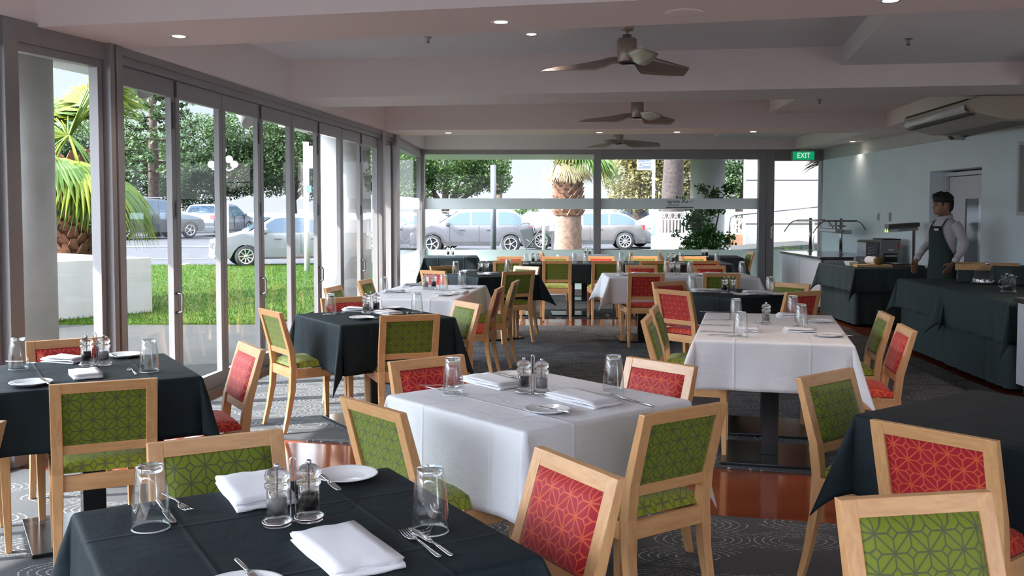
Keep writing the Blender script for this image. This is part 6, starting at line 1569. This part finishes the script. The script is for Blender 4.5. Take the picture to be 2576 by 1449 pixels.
# ficus in front of the concrete column
M['ficus'] = leaf_mat('ficus_leaves', (.020,.085,.014), (.06,.18,.03), 4, .3)
def shrub(x, y, label, blobs, n, size, stems, seed, z0=0):
    t = thing('shrub', label, 'plant', (x,y,z0)); rr = random.Random(seed); b = MB(); tot = sum(c[3] for c in blobs)
    for cx_,cz_,r,wt in blobs: leaves(b, (cx_,0,cz_), (r,r*.8,r*.8), int(n*wt/tot), size, rr, .1)
    b.build('foliage', M['ficus'], t); b = MB()
    for P in stems: b.tube([(q[0],q[2] if len(q)>2 else 0,q[1]) for q in P], [.022-.014*i/(len(P)-1) for i in range(len(P))], 6)
    b.build('stem', M['bark'], t)
p = at_y(1775,600,20.0)
def fz(v): return at_y(1775,v,20.0).z
def fx(u): return (u-1775)/2425*20.0
shrub(p.x,20.0,'leafy green ficus shrub outside in front of the concrete column',
 [(fx(1760),fz(535),.30,5),(fx(1740),fz(560),.22,3),(fx(1790),fz(490),.20,2.2),(fx(1830),fz(478),.18,1.6),(fx(1765),fz(475),.13,1),(fx(1800),fz(520),.22,2.2),(fx(1770),fz(600),.38,8),(fx(1800),fz(610),.30,5),(fx(1745),fz(640),.35,6),(fx(1800),fz(660),.35,6),(fx(1725),fz(612),.14,.9),(fx(1838),fz(600),.16,1.0),(fx(1700),fz(590),.10,.4),(fx(1770),fz(570),.22,3),(fx(1715),fz(498),.10,.5)],
 3300,.075,[[(0,0),(fx(1772),fz(600)),(fx(1765),fz(530)),(fx(1760),fz(500))],[(.05,0),(fx(1795),fz(600)),(fx(1805),fz(550)),(fx(1815),fz(500)),(fx(1835),fz(470))],[(-.05,0),(fx(1760),fz(600)),(fx(1730),fz(555)),(fx(1722),fz(520))],[(0,.9),(fx(1720),fz(600)),(fx(1700),fz(590))],[(0,fz(540)),(fx(1790),fz(495)),(fx(1795),fz(465))]],3)
# strappy plants by the door
M['strap'] = leaf_mat('strap_leaves', (.035,.11,.045), (.12,.26,.12), 2, .3); M['strap_y'] = leaf_mat('yellow_strap_leaves', (.16,.28,.04), (.35,.48,.10), 2, .3)
def strappy(x, y, label, n, L_, seed, mats, grp):
    t = thing('strap_plant', label, 'plant', (x,y,0), 0, grp); rr = random.Random(seed)
    for part_, m_ in (('leaves', mats[0]), ('pale_leaves', mats[1])):
        b = MB()
        for k in range(n//2):
            a = rr.uniform(0,2*PI); l_ = L_*rr.uniform(.6,1.1); up = rr.uniform(.55,1.0); w_ = .028; P = []
            for i in range(7):
                f = i/6; r = l_*.75*f*(1.25-up*.6); z = l_*up*(1.5*f-.95*f*f)+.02; c = Vector((r*math.cos(a), r*math.sin(a), z)); s = Vector((-math.sin(a),math.cos(a),0))*w_*(1-f**3)*(.5+min(1,f*3)*.5); P += [c-s, c+Vector((0,0,-.008)), c+s]
            b.add(P, [q for i in range(6) for q in ((3*i,3*i+1,3*i+4,3*i+3),(3*i+1,3*i+2,3*i+5,3*i+4))])
        b.build(part_, m_, t)
for k,(u,Y,L_,l) in enumerate(((1965,19.6,1.05,'left strappy plant by the glass door'),(2010,20.2,1.25,'middle strappy plant by the glass door'),(2050,19.6,1.15,'right strappy plant by the glass door, behind the gantry'))):
    strappy(at_y(u,600,Y).x, Y, l, 90, L_, k, (M['strap'],M['strap_y']), 'strappy plants by the door')
# dry frond reaching in from the right
p0, p1_ = at_y(2085,405,20.5), at_y(1995,440,20.5); t = thing('palm_frond','dry palm frond reaching in behind the EXIT sign','plant',(p0.x,20.5,0)); b = MB(); A = Vector((.15,0,p0.z+.25)); B = Vector((-.15,0,p0.z-.05)); rr = random.Random(2); b.tube([Vector((.25,0,2.72)),A,B], .015, 6)
for k in range(26):
    f = k/25; c = A.lerp(B, f); dd = Vector((-.75-.25*rr.random(), rr.uniform(-.3,.3), .30-.55*f+rr.uniform(-.06,.06))).normalized(); L_ = .55*rr.uniform(.7,1.0); s = Vector((0,.3,1)).normalized()*.010
    b.add([c-s, c+s, c+dd*L_*.6+s-Vector((0,0,.02)), c+dd*L_*.6-s-Vector((0,0,.02)), c+dd*L_-Vector((0,0,.09))],[(0,1,2,3),(3,2,4)])
b.build('leaflets', simple('dry_frond', (.10,.07,.05), .8), t)
x = at_y(2066,500,18.6).x; t = thing('pole','pale blue downpipe at the right of the glass door','pole',(x,18.6,0)); b = MB(); b.box(-.05,.05,-.05,.05,-.02,at_y(2066,410,18.6).z); b.build('shaft', M['door_white'], t)
